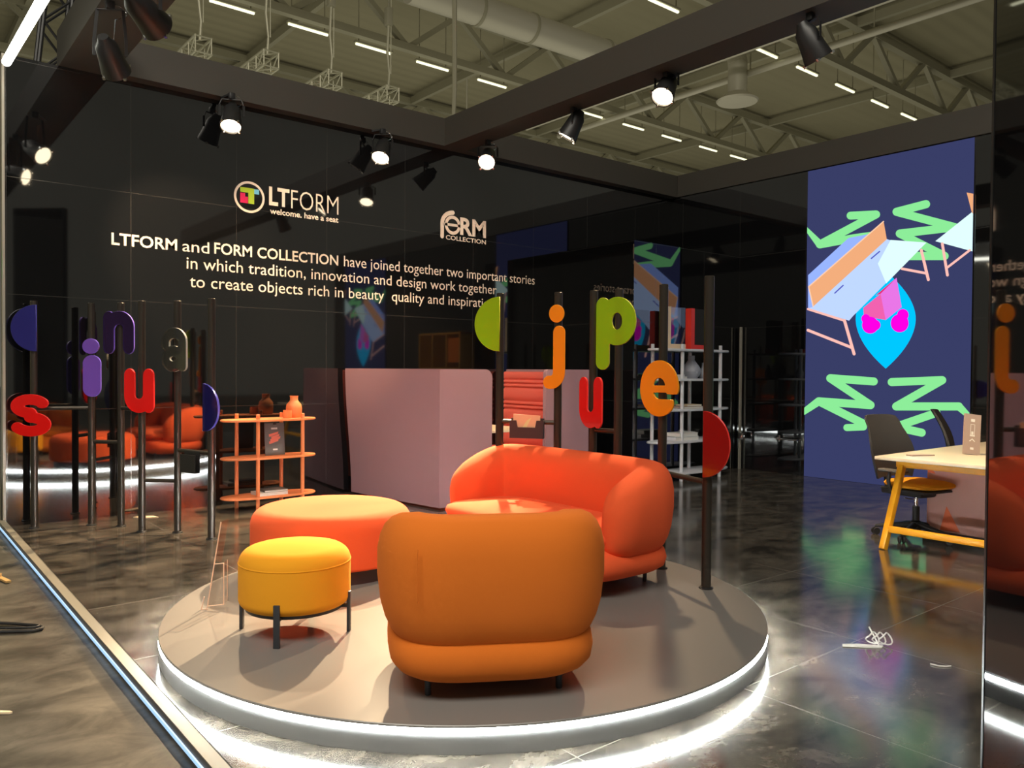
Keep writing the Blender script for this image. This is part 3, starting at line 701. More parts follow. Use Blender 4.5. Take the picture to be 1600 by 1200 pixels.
def logo_a(mb):
    ring2(mb, 3.11, 3.172, 0.138, 0.162)
    rect2(mb, 3.013, 3.160, 3.215, 3.265, 1); rect2(mb, 3.098, 3.160, 3.105, 3.215, 1)
    rect2(mb, 3.160, 3.212, 3.212, 3.262, 3)
    mb.poly([wp(3.013, 3.105), wp(3.095, 3.105), wp(3.095, 3.172), wp(3.065, 3.172), wp(3.065, 3.208), wp(3.013, 3.208)], 2)
    fit_text(mb, 'LT', 3.32, 3.545, 3.120, 0.195, wp, 0.03)
    fit_text(mb, 'FORM', 3.565, 4.12, 3.120, 0.195, wp, -0.012)
    fit_text(mb, 'welcome. have a seat', 3.33, 4.12, 3.030, 0.062, wp, 0.02)
lettering('wall_logo', 'left logo on the black wall, a ring with coloured squares beside tall letters', 'logo', logo_a)
def logo_b(mb):
    st = arc(5.68, 3.20, 0.155, 0.150, 180, 92, 12)
    lp = stroke_outline([([(5.515, 3.035)]+[(5.515+0.0, 3.20)]+arc(5.69, 3.20, 0.175, 0.145, 180, 95, 12), 0.026)], res=0.006)
    for l in lp: mb.poly([wp(p[0], p[1]) for p in l])
    ring2(mb, 5.672, 3.19, 0.078, 0.118)
    rect2(mb, 5.53, 5.785, 3.175, 3.208)
    fit_text(mb, 'RM', 5.785, 6.19, 3.085, 0.218, wp, 0.03)
    fit_text(mb, 'COLLECTION', 5.57, 6.19, 3.005, 0.055, wp, 0.015)
lettering('wall_logo', 'right logo on the black wall, heavy letters with a tall arched first letter', 'logo', logo_b)

# ------------------------------------------------------------------ LED screen
t = thing('led_screen', 'tall bright screen showing green zigzags, a tilted table and a blue drop', 'screen', (XS, 4.77, 0))
y0s, y1s, zs = 3.74, 5.80, 4.085
b = MB(); b.box((-0.012, 0, zs/2), (0.022, y1s-y0s, zs)); b.build('housing', M['black'], t, smooth=0)
PICT = {}
def em(name, c, k=1.06):
    m = bpy.data.materials.new('screen_'+name); m.use_nodes = True; n = m.node_tree.nodes; l = m.node_tree.links
    for x in list(n):
        if x.type == 'BSDF_PRINCIPLED': n.remove(x)
    e = n.new('ShaderNodeEmission'); e.inputs[0].default_value = srgb(*c); e.inputs[1].default_value = k
    l.new(e.outputs[0], n['Material Output'].inputs['Surface']); return m
SC = [('navy', (55, 60, 100)), ('green', (138, 232, 150)), ('sky', (150, 178, 255)), ('pale', (188, 212, 255)), ('ice', (222, 255, 250)), ('tan', (238, 170, 122)),
      ('pink_line', (250, 190, 180)), ('cyan', (0, 196, 255)), ('rose', (236, 96, 172)), ('orchid', (228, 116, 226)), ('magenta', (255, 0, 225)), ('crimson', (226, 40, 110)), ('tan_light', (252, 205, 170)), ('slate', (84, 90, 190))]
SI = {k: i for i, (k, c) in enumerate(SC)}
pic = MB(); layer = [0]
def sp(x, y):   # a point of the picture, from its place in the photograph
    p = at(x, y, X=XS-0.024); return (-0.024-0.0004*layer[0], min(max(p[1], y0s), y1s)-4.77, p[2])
def spoly(name, pts, c):
    layer[0] += 1; pic.poly([sp(*p) for p in pts], SI[c])
def sline(pts, c, r):
    layer[0] += 1
    for (ax, ay), (bx, by) in zip(pts, pts[1:]):
        L = math.hypot(bx-ax, by-ay); a = math.atan2(by-ay, bx-ax)
        ring = [(bx+r*math.cos(a-PI/2+PI*k/8), by+r*math.sin(a-PI/2+PI*k/8)) for k in range(9)]+[(ax+r*math.cos(a+PI/2+PI*k/8), ay+r*math.sin(a+PI/2+PI*k/8)) for k in range(9)]
        pic.poly([sp(*p) for p in ring], SI[c])
pic.poly([(-0.024, y0s-4.77, 0.002), (-0.024, y1s-4.77, 0.002), (-0.024, y1s-4.77, zs), (-0.024, y0s-4.77, zs)], 0)
sline([(1329, 337), (1369, 335), (1281, 382), (1252, 361)], 'green', 6.2)
sline([(1281, 382), (1335, 372), (1372, 367)], 'green', 6.2)
sline([(1447, 319), (1401, 331), (1492, 355), (1406, 365), (1476, 400), (1418, 400)], 'green', 6.4)
# blue drop
drop = [(1384+47*math.sin(PI*k/20)**0.85, 424+152*k/20) for k in range(21)]
drop = [(1384+47*(1-abs((424+152*f/24-498)/ (74 if f/24*152 < 74 else 78))**1.9), 424+152*f/24) for f in range(25)]
spoly('drop', drop+[(2*1384-x, y) for x, y in drop[::-1]], 'cyan')
spoly('box', [(1349, 481), (1376, 459), (1384, 500), (1350, 494)], 'rose')
spoly('box', [(1376, 459), (1401, 434), (1409, 480), (1384, 500)], 'orchid')
spoly('box', [(1368, 462), (1396, 438), (1401, 434), (1376, 459)], 'crimson')
def blob(x, y, r): spoly('blob', [(x+r*math.cos(2*PI*k/24), y+r*1.02*math.sin(2*PI*k/24)) for k in range(24)], 'magenta')
for x, y, r in ((1360, 508, 13), (1353, 498, 7), (1368, 508, 8), (1406, 505, 14), (1411, 492, 9)): blob(x, y, r)
spoly('top', [(1263, 430), (1326, 372), (1362, 365), (1390, 375), (1448, 379), (1327, 500), (1340, 486), (1327, 501), (1263, 482)], 'pale')
spoly('top', [(1263, 430), (1326, 372), (1362, 365), (1384, 374), (1271, 479), (1263, 482)], 'sky')
spoly('top', [(1392, 375), (1448, 379), (1385, 443), (1372, 412)], 'ice')
spoly('divider', [(1264, 448), (1381, 346), (1386, 374), (1271, 479)], 'tan')
sline([(1264, 448), (1381, 346)], 'tan_light', 0.9); sline([(1264, 448), (1271, 479)], 'tan_light', 0.9)
sline([(1263, 483), (1320, 501)], 'pink_line', 1.8); sline([(1320, 501), (1335, 553)], 'pink_line', 2.4); sline([(1263, 516), (1331, 543)], 'pink_line', 2.2)
sline([(1440, 391), (1451, 437)], 'pink_line', 2.3); sline([(1410, 420), (1447, 427)], 'pink_line', 2.0)
for a in ((1305, 458, 1318, 446), (1362, 404, 1375, 393)): sline([(a[0], a[1]), (a[2], a[3])], 'slate', 1.0)
spoly('top', [(1462, 377), (1520, 331), (1528, 332), (1528, 392)], 'ice')
spoly('divider', [(1511, 301), (1528, 302), (1528, 333), (1519, 332)], 'tan')
sline([(1473, 381), (1481, 430)], 'pink_line', 2.2); sline([(1481, 418), (1516, 391)], 'pink_line', 1.8)
sline([(1366, 596), (1298, 591), (1361, 633), (1280, 627), (1256, 642)], 'green', 6.3); sline([(1280, 627), (1350, 662)], 'green', 6.3); sline([(1324, 668), (1350, 667)], 'green', 5.5)
sline([(1394, 597), (1473, 594), (1401, 635), (1499, 635), (1528, 651)], 'green', 6.3); sline([(1464, 645), (1400, 667), (1441, 676)], 'green', 6.3)
tag(pic.build('picture', [em(k, c) for k, c in SC], t, smooth=0), 'glowing picture of zigzags, tables and a drop')
# the twin screen further along the same wall, seen only as a reflection in the text wall
t = copy_tree(t); t.location.y = -1.65; t['label'] = 'second tall screen on the same wall, seen mirrored in the text wall above the booth'

# ------------------------------------------------------------------ high-backed booth
def slab(pts, z0, z1, th):   # an upright panel along a plan polyline
    b = MB(); P = [Vector((x, y, 0)) for x, y in pts]; out = []
    for i, p in enumerate(P):
        d = (P[min(i+1, len(P)-1)]-P[max(i-1, 0)]).normalized(); out.append(p+Vector((-d.y, d.x, 0))*th)
    n = len(P)
    vs = [(p.x, p.y, z) for z in (z0, z1) for p in P]+[(p.x, p.y, z) for z in (z0, z1) for p in out]
    fs = []
    for i in range(n-1):
        fs += [(i, i+1, n+i+1, n+i), (2*n+i, 3*n+i, 3*n+i+1, 2*n+i+1), (n+i, n+i+1, 3*n+i+1, 3*n+i), (i, 2*n+i, 2*n+i+1, i+1)]
    fs += [(0, n, 3*n, 2*n), (n-1, 3*n-1, 4*n-1, 2*n-1)]
    b.add(vs, fs); return b
def rounded_panel(p, q, z0, z1, th, r, mi=0):
    """upright panel from plan point p to q with its far top corner rounded"""
    p, q = Vector((*p, 0)), Vector((*q, 0)); d = (q-p).normalized(); L = (q-p).length; n_ = Vector((-d.y, d.x, 0))
    prof = [(0, z0), (L, z0), (L, z1-r)]+[(L-r+r*math.cos(PI/2*k/8), z1-r+r*math.sin(PI/2*k/8)) for k in range(1, 9)]+[(0, z1)]
    b = MB(); b.prism([p+d*a+Vector((0, 0, z)) for a, z in prof], tuple(n_*th)); return b
t = thing('booth_sofa', 'high-backed mauve booth seat with its outside turned to the orange console', 'booth', (4.43, 6.57, 0))
ox, oy = 4.43, 6.57
def rel(pts): return [(x-ox, y-oy) for x, y in pts]
b = MB()   # back shell: leans out a little towards its top at the far end
top = [(4.43, 6.57), (4.36, 6.95), (4.28, 7.40), (4.21, 7.78), (4.165, 8.06)]; bot = [(4.43, 6.57), (4.375, 6.95), (4.31, 7.40), (4.27, 7.78), (4.245, 8.06)]
NZ = 10; rows = []
for side in (0, 0.06):
    for k in range(NZ+1):
        f = k/NZ; g = f*f*(3-2*f)
        rows.append([(b0[0]+(t0[0]-b0[0])*g+side-ox, b0[1]+0.01*side-oy, 0.02+1.385*f) for t0, b0 in zip(top, bot)])
n = len(top); vs = [p for r_ in rows for p in r_]; K = NZ+1; fs = []
for s_ in (0, 1):
    for k in range(NZ):
        for i in range(n-1):
            a = (s_*K+k)*n+i; fs.append((a, a+1, a+n+1, a+n))
for k in range(NZ):
    for i in (0, n-1): fs.append((k*n+i, (k+1)*n+i, (K+k+1)*n+i, (K+k)*n+i))
for i in range(n-1):
    fs.append((NZ*n+i, NZ*n+i+1, (K+NZ)*n+i+1, (K+NZ)*n+i)); fs.append((i, i+1, K*n+i+1, K*n+i))
b.add(vs, fs); b.build('back_shell', M['mauve'], t, smooth=50)
rounded_panel((0.0, 0.0), (0.67, 0.015), 0.02, 1.405, 0.05, 0.09).build('wing', M['mauve'], t, smooth=40)
b = MB(); b.box((0.30, 0.72, 0.72), (0.06, 1.34, 1.33), bev=0.02); b.build('inner_back', M['rose'], t)
b = MB(); b.box((0.55, 0.75, 0.27), (0.55, 1.3, 0.36), bev=0.04); b.build('seat', M['rose'], t)
t = thing('booth_sofa', 'high-backed booth seat behind the amber letter j, coral quilted inside and mauve outside', 'booth', (6.53, 6.60, 0))
rounded_panel((0.0, 0.0), (-0.665, 0.0), 0.02, 1.41, -0.05, 0.05).build('wing', M['mauve'], t, smooth=40)
b = MB(); b.box((-0.03, 0.74, 0.715), (0.06, 1.46, 1.39), bev=0.01); b.build('back_shell', M['mauve'], t)
b = MB()   # quilted inner back: soft horizontal ribs of alternating height
z = 0.44; ribs = []; heights = [0.20, 0.05, 0.05, 0.17, 0.05, 0.05, 0.17, 0.05, 0.05, 0.10]
prof = [(-0.062, 0.40)]
for h in heights:
    for k in range(1, 8): prof.append((-0.10-0.028*math.sin(PI*k/8)**0.6, z+h*k/8))
    prof.append((-0.10, z+h)); z += h
prof.append((-0.062, z))
for i in range(len(prof)-1): pass
n = len(prof); vs = [(x, y, zz) for y in (0.05, 1.44) for x, zz in prof]
b.add(vs, [(i, i+1, n+i+1, n+i) for i in range(n-1)]+[tuple(range(n)), tuple(range(2*n-1, n-1, -1))]); b.build('quilted_back', M['rose'], t, smooth=60)
b = MB(); b.box((-0.36, 0.74, 0.27), (0.54, 1.36, 0.36), bev=0.04); b.build('seat', M['rose'], t)
b = MB(); b.box((-0.64, 1.46, 0.72), (0.05, 0.0, 0.0)); 
t = thing('booth_table', 'small cream table standing between the two booth seats', 'table', (5.48, 7.25, 0))
b = MB(); b.box((0, 0, 0.735), (0.62, 1.0, 0.03), bev=0.006); b.build('top', M['cream'], t)
b = MB(); b.lathe([(0.22, 0), (0.22, 0.012), (0.035, 0.02), (0.03, 0.72)], n=28); b.build('pedestal', M['white'], t)

# ------------------------------------------------------------------ apricot console shelf and what stands on it
def oval(mb, a, bb, z, th, e=2.6, n=56):
    r = [[(a*s_*se(2*PI*k/n, e)[0], bb*s_*se(2*PI*k/n, e)[1], zz) for k in range(n)] for s_, zz in ((0.985, z), (1, z+th*0.35), (1, z+th*0.65), (0.985, z+th))]
    mb.loops(r)
def shelf_unit(name, label, loc, rotz, a, bb, zs_, th, px, py, hpost, m, rp):
    t = thing(name, label, 'shelf', loc, rotz)
    for z in zs_:
        b = MB(); oval(b, a, bb, z-th, th); b.build('shelf_board', m, t, smooth=50)
    for x, y in ((-px[0], -py), (-px[1], py), (px[2], -py), (px[3], py)):
        b = MB(); b.lathe([(rp, 0), (rp, hpost-0.004), (rp-0.004, hpost)], (x, y, 0), n=18); b.build('leg', m, t)
    return t
CY = 7.75
shelf_unit('console_shelf', 'low apricot console with three oval shelves by the text wall', (3.165, CY, 0), 0, 0.485, 0.17, (0.135, 0.522, 0.895), 0.022, (0.165, 0.285, 0.30, 0.18), 0.125, 0.945, M['peach'], 0.019)
zt = 0.895
t = thing('vase', 'tall apricot vase with a short neck on the console', 'vase', (3.44, CY+0.03, zt))
b = MB(); b.lathe([(0, 0), (0.068, 0), (0.078, 0.02), (0.080, 0.10), (0.074, 0.135), (0.048, 0.165), (0.040, 0.18), (0.041, 0.215), (0.045, 0.222), (0.036, 0.222), (0.034, 0.18), (0, 0.17)], n=40); b.build('body', M['peach_dark'], t, smooth=40)
t = thing('candle_cup', 'small apricot cup beside the tall vase on the console', 'cup', (3.335, CY-0.05, zt))
b = MB(); b.lathe([(0, 0), (0.042, 0), (0.044, 0.01), (0.043, 0.08), (0.038, 0.08), (0.037, 0.012), (0, 0.012)], n=32); b.build('body', M['peach_dark'], t, smooth=40)
t = thing('sign_card', 'grey sign card with a red brush mark, leaning on the middle console shelf', 'sign', (3.215, CY-0.03, 0.522))
tl = Matrix.Rotation(-0.10, 3, 'X')
b = MB(); b.box(tl @ Vector((0, 0, 0.165)), (0.205, 0.008, 0.325), mat3=tl); b.build('card', M['grey_card'], t, smooth=0)
def cardp(x, z): return tl @ Vector((x, -0.0052, z))
for r_ in ((-0.035, 0.03, 0.262, 0.280), (-0.022, 0.026, 0.052, 0.068)):
    b = MB(); b.poly([cardp(r_[0], r_[2]), cardp(r_[1], r_[2]), cardp(r_[1], r_[3]), cardp(r_[0], r_[3])]); b.build('label_strip', M['paper'], t, smooth=0)
b = MB()
for k in range(4):
    z = 0.115+0.024*k; x0 = -0.045+0.012*((k*7) % 3-1); x1 = 0.045+0.01*((k*5) % 3-1)
    b.poly([cardp(x0, z), cardp(x1, z+0.028), cardp(x1+0.006, z+0.052), cardp(x0-0.004, z+0.026)])
b.build('brush_mark', mat('coral_print', (0.75, 0.18, 0.12), 0.6), t, smooth=0)
b = MB(); b.box(tl @ Vector((0.005, -0.006, 0.322)), (0.03, 0.02, 0.03), mat3=tl, bev=0.004); b.build('clip', M['black'], t)
def book(name, label, c, d, rot, m, group=None):
    t = thing(name, label, 'book', c, rot, group)
    w_, h_, th = d
    b = MB(); b.box((0, 0, th/2), (w_-0.006, h_-0.006, th-0.006)); b.build('pages', M['paper'], t, smooth=0)
    b = MB(); b.box((0, 0, 0.0015), (w_, h_, 0.003)); b.box((0, 0, th-0.0015), (w_, h_, 0.003)); b.box((-w_/2+0.0015, 0, th/2), (0.003, h_, th)); b.build('cover', m, t, smooth=0)
    return t
book('book', 'pale book lying on the bottom console shelf, lower of two', (3.16, CY-0.02, 0.135), (0.30, 0.21, 0.030), 0.05, M['paper'])
book('book', 'dark-backed book on top of the pale one on the bottom console shelf', (3.20, CY-0.01, 0.165), (0.24, 0.19, 0.020), -0.03, M['grey_card'])

# ------------------------------------------------------------------ white shelf in front of the storage block
WX, WY = 8.34, 6.60
shelf_unit('tall_shelf', 'tall white shelf with five oval boards behind the red half disc', (WX+0.03, WY, 0), 0, 0.77, 0.19, (0.115, 0.515, 0.92, 1.305, 1.685), 0.028, (0.31, 0.58, 0.48, 0.17), 0.13, 1.745, M['white'], 0.023)
def sign_L(label, x, y, z, wd, ht, dp, m, back):
    t = thing('letter_block', label, 'letter block', (x, y, z))
    b = MB(); s_ = 0.075; b.prism([(-wd/2, 0, 0), (wd/2, 0, 0), (wd/2, 0, s_*0.8), (-wd/2+s_, 0, s_*0.8), (-wd/2+s_, 0, ht), (-wd/2, 0, ht)], (0, dp, 0)); b.build('letter', m, t, smooth=0)
    b = MB(); b.box((0.02, dp*0.5, ht/2+0.02), (wd-0.045, dp*0.8, ht-0.045)); b.build('insert', back, t, smooth=0)
    return t
sign_L('cream L-shaped block with a clear insert on top of the white shelf', 8.00, 6.52, 1.685, 0.37, 0.53, 0.09, M['cream'], M['clear'])
sign_L('red L-shaped block with a black insert on top of the white shelf', 8.46, 6.52, 1.685, 0.34, 0.53, 0.09, M['red_card'], M['dull_black'])
t = thing('vase', 'grey ribbed vase on the second board of the white shelf', 'vase', (8.43, 6.62, 1.305))
b = MB(); pr_ = []
for k in range(33):
    f = k/32; r = 0.035+0.085*math.sin(PI*min(1, f*1.22))**0.8 if f < 0.72 else 0.043
    r = 0.075+0.05*math.sin(PI*f/0.66) if f < 0.6 else 0.088*(1-(f-0.6)/0.2*0.52) if f < 0.8 else 0.042+0.01*(f-0.8)
    pr_.append((max(0.04, r)+0.0025*math.cos(k*PI), 0.30*f))
b.lathe([(0, 0)]+pr_+[(0.03, 0.30), (0.028, 0.2), (0, 0.2)], n=36); b.build('body', M['grey_vase'], t, smooth=60)
t = thing('vase', 'small grey bottle at the edge of the second board, behind the post', 'vase', (8.66, 6.60, 1.305))
b = MB(); b.lathe([(0, 0), (0.05, 0), (0.058, 0.03), (0.055, 0.10), (0.026, 0.15), (0.022, 0.21), (0, 0.21)], n=28); b.build('body', M['grey_vase'], t, smooth=50)
book('book', 'white book on the second board of the white shelf', (8.02, 6.60, 1.305), (0.34, 0.22, 0.03), 0.02, M['white'])
book('book', 'thin white book stacked on the white book of the second board', (8.0, 6.60, 1.335), (0.30, 0.20, 0.022), -0.06, M['paper'])
book('book', 'open-edged brown book on the third board of the white shelf', (8.28, 6.58, 0.92), (0.40, 0.24, 0.028), 0.03, M['taupe'])
book('book', 'pale book on top of the brown book on the third board', (8.36, 6.60, 0.948), (0.28, 0.2, 0.022), -0.05, M['cream'])
book('book', 'thick white book on the fourth board of the white shelf', (8.16, 6.58, 0.515), (0.46, 0.25, 0.05), 0.0, M['white'])
book('book', 'white book on top of the thick one on the fourth board', (8.20, 6.58, 0.565), (0.38, 0.23, 0.045), 0.03, M['paper'])

# ------------------------------------------------------------------ door and handles in the dark corner
t = thing('door_leaf_edge', 'slim dark door edge with a small metal handle in the dark corner', 'door', (9.80, 6.80, 0))
b = MB(); b.box((-0.02, 0, 1.02), (0.04, 0.02, 2.04)); b.build('leaf_edge', M['alu'], t, smooth=0)
b = MB(); b.box((-0.06, -0.05, 0.48), (0.05, 0.09, 0.10), bev=0.01); b.build('handle', M['chrome'], t)
t = thing('wall_rail', 'short horizontal metal rail on the dark wall left of the tall screen', 'rail', (9.80, 6.02, 0.48))
b = MB(); b.tube([(0, 0.17, 0), (-0.05, 0.17, 0), (-0.05, -0.15, 0), (0, -0.15, 0)], 0.014, 12); b.build('bar', M['chrome'], t)
b = MB(); b.box((-0.006, 0.16, 0), (0.012, 0.05, 0.09), bev=0.003); b.build('plate', M['chrome'], t)

# ------------------------------------------------------------------ bench desk with yellow frame
TX, TY = 6.22, 3.07
t = thing('bench_desk', 'cream desk with a yellow steel frame on the right in front of the screen', 'desk', (TX, TY, 0))
b = MB(); b.box((1.1, -0.80, 0.725), (2.2, 1.60, 0.028), bev=0.004); b.build('desktop', M['desktop'], t)
def sq(p, q, w_=0.05, m='yellow_steel', name='leg'):
    b = MB(); b.bar(p, q, w_, w_, bev=0.006); return b.build(name, M[m], t)
for y, dy in ((-0.10, 0.0), (-1.50, 0.0)):
    sq((0.04, y+0.04, 0.0), (0.26, y, 0.66)); sq((2.16, y+0.04, 0.0), (1.94, y, 0.66))
b = MB(); b.bar((0.26, -0.06, 0.675), (0.26, -1.54, 0.675), 0.05, 0.07, bev=0.005); b.build('end_rail', M['yellow_steel'], t)
b = MB(); b.bar((0.085, -0.08, 0.16), (0.085, -1.50, 0.16), 0.04, 0.05, bev=0.005); b.build('stretcher', M['yellow_steel'], t)
b = MB(); b.bar((0.26, -0.10, 0.675), (1.94, -0.10, 0.675), 0.05, 0.07, bev=0.005); b.bar((0.26, -1.50, 0.675), (1.94, -1.50, 0.675), 0.05, 0.07, bev=0.005); b.build('side_rail', M['yellow_steel'], t)
# dusty pink screen below the desk, with spot-light patches painted on as coral triangles
t = thing('privacy_panel', 'dusty pink panel with light patches painted as coral triangles, standing under the desk', 'panel', (7.02, 2.70, 0))
b = MB(); b.box((0, -0.35, 0.36), (0.03, 1.30, 0.58), bev=0.004); b.build('panel', M['dusty'], t)
b = MB(); b.box((0, -0.35, 0.035), (0.10, 1.34, 0.07), bev=0.01); b.build('base', M['black'], t)
m_tri = mat('coral_light_patch', (0.80, 0.16, 0.05), 0.6)
def tri(*pts): b = MB(); b.poly([(-0.0165, y, z) for y, z in pts]); b.build('painted_light_patch', m_tri, t, smooth=0)
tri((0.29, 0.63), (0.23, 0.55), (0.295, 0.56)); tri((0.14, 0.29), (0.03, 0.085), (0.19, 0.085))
# things on the desk
t = thing('sign_block', 'tall taupe sign block with small white symbols on the desk', 'sign', (6.95, 2.62, 0.742), math.radians(-25))
tl = Matrix.Rotation(-0.16, 3, 'X')
rz = math.atan2(_R[1], _R[0]); t.rotation_euler.z = rz
b = MB(); b.box(tl @ Vector((0, 0, 0.165)), (0.135, 0.014, 0.33), mat3=Matrix.Rotation(math.radians(7), 3, 'Y') @ tl); b.build('block', M['taupe'], t, smooth=0)
def sgp(x, z): return (Matrix.Rotation(math.radians(7), 3, 'Y') @ tl) @ Vector((x, -0.0085, z-0.165)) + tl @ Vector((0, 0, 0.165))
b = MB()
def q2(x0, x1, z0, z1): b.poly([sgp(x0, z0), sgp(x1, z0), sgp(x1, z1), sgp(x0, z1)])
q2(-0.016, 0.016, 0.268, 0.290); q2(-0.014, 0.014, 0.040, 0.058)
for x0, x1, z0, z1 in ((-0.018, -0.014, 0.16, 0.245), (0.014, 0.018, 0.16, 0.245), (-0.018, 0.018, 0.243, 0.247), (-0.020, 0.020, 0.148, 0.160), (-0.010, 0.008, 0.162, 0.188)): q2(x0, x1, z0, z1)
b.poly([sgp(-0.024, 0.110), sgp(0, 0.132), sgp(0.024, 0.110), sgp(0.020, 0.104), sgp(0, 0.122), sgp(-0.020, 0.104)])
b.build('symbols', M['paper'], t, smooth=0)
p = at(1440, 714, Z=0.739)
t = thing('flat_card', 'small grey card lying flat near the front corner of the desk', 'card', (6.55, 2.86, 0.739), rz+0.25)
b = MB(); b.box((0, 0, 0.004), (0.21, 0.07, 0.008)); b.build('card', M['taupe'], t, smooth=0)

# ------------------------------------------------------------------ office chairs
def office_chair(label, loc, rot, back_rot=0):
    t = thing('office_chair', label, 'chair', loc, rot)      # faces local +y
    b = MB()
    for k in range(5):
        a = 2*PI*k/5+0.3; c, s_ = math.cos(a), math.sin(a)
        b.tube([(0.03*c, 0.03*s_, 0.115), (0.18*c, 0.18*s_, 0.095), (0.31*c, 0.31*s_, 0.075)], [0.026, 0.020, 0.014], 10)
    b.lathe([(0.045, 0.07), (0.045, 0.14), (0.03, 0.15)], n=20); base = b.build('star_base', M['black_plastic'], t)
    for k in range(5):
        a = 2*PI*k/5+0.3; c, s_ = math.cos(a), math.sin(a); b = MB()
        R = Matrix.Rotation(a+0.6, 3, 'Z') @ Matrix.Rotation(PI/2, 3, 'X')
        for off in (-0.016, 0.016):
            b.lathe([(0, -0.009), (0.028, -0.009), (0.031, -0.005), (0.031, 0.005), (0.028, 0.009), (0, 0.009)], Vector((0.31*c, 0.31*s_, 0.031))+R @ Vector((0, 0, off)), n=20, ax=R)
        b.tube([(0.31*c, 0.31*s_, 0.03), (0.31*c, 0.31*s_, 0.08)], 0.008, 8)
        b.build('caster', M['black_plastic'], t)
    b = MB(); b.lathe([(0.028, 0.14), (0.028, 0.27)], n=18); b.build('gas_column', M['black_plastic'], t)
    b = MB(); b.lathe([(0.016, 0.26), (0.016, 0.37)], n=16); b.tube([(0.02, 0, 0.33), (0.10, 0.02, 0.34), (0.20, 0.04, 0.36)], 0.005, 8); b.build('piston', M['chrome'], t)
    b = MB(); b.box((0, -0.03, 0.385), (0.20, 0.30, 0.06), bev=0.02); b.box((0, -0.22, 0.37), (0.08, 0.20, 0.05), bev=0.015); b.box((0, 0.02, 0.418), (0.42, 0.42, 0.02), bev=0.008); b.build('mechanism', M['black_plastic'], t)
    superbox(0.25, 0.245, 0.425, 0.505, 2.4, 3.0, n=40, m=10, y0=0.03).build('seat', M['yellow'], t, smooth=60)
    # tall mesh back, curved across and leaning
    rows = []; NX, NZ_ = 12, 16
    for side in (0, 0.022):
        for i in range(NZ_+1):
            f = i/NZ_; wd = 0.215+0.05*math.sin(PI*min(1, f*1.25))-0.05*max(0, f-0.75)
            if f > 0.92: wd -= 0.02*((f-0.92)/0.08)**2
            for j in range(NX+1):
                u = -1+2*j/NX
                rows.append((wd*u, -0.235-0.16*f+0.06*math.sin(PI*f)*0.8+0.035*u*u-side, 0.50+0.53*f-0.012*abs(u)**6))
    W_ = NX+1; H_ = NZ_+1; fs = []
    for s_ in (0, 1):
        for i in range(NZ_):
            for j in range(NX):
                a = (s_*H_+i)*W_+j; fs.append((a, a+1, a+W_+1, a+W_))
    for i in range(NZ_):
        for j in (0, NX): fs.append((i*W_+j, (i+1)*W_+j, (H_+i+1)*W_+j, (H_+i)*W_+j))
    for j in range(NX):
        for i in (0, NZ_): fs.append((i*W_+j, i*W_+j+1, (H_+i)*W_+j+1, (H_+i)*W_+j))
    b = MB(); b.add(rows, fs); b.build('backrest', M['mesh_black'], t, smooth=50)
    b = MB(); b.bar((0, -0.27, 0.36), (0, -0.30, 0.62), 0.07, 0.03, bev=0.008); b.build('back_stem', M['black_plastic'], t)
    for sx in (-1, 1):
        b = MB(); b.tube([(sx*0.20, -0.02, 0.41), (sx*0.285, -0.03, 0.43), (sx*0.30, -0.04, 0.50), (sx*0.295, -0.03, 0.575)], 0.016, 10); o = b.build('armrest', M['black_plastic'], t)
        b = MB(); b.box((sx*0.293, 0.0, 0.585), (0.075, 0.25, 0.024), bev=0.01); b.build('arm_pad', M['grey_card'], o)
    return t
def rot_for(fx, fy): return math.atan2(fy, fx)-PI/2
office_chair('office chair with a yellow seat and black mesh back at the corner of the desk', (6.92, 3.05, 0), rot_for(-0.22, -0.97))
office_chair('second office chair beyond the desk, only its black backrest showing behind the taupe sign', (8.62, 3.22, 0), rot_for(0.30, -0.95))

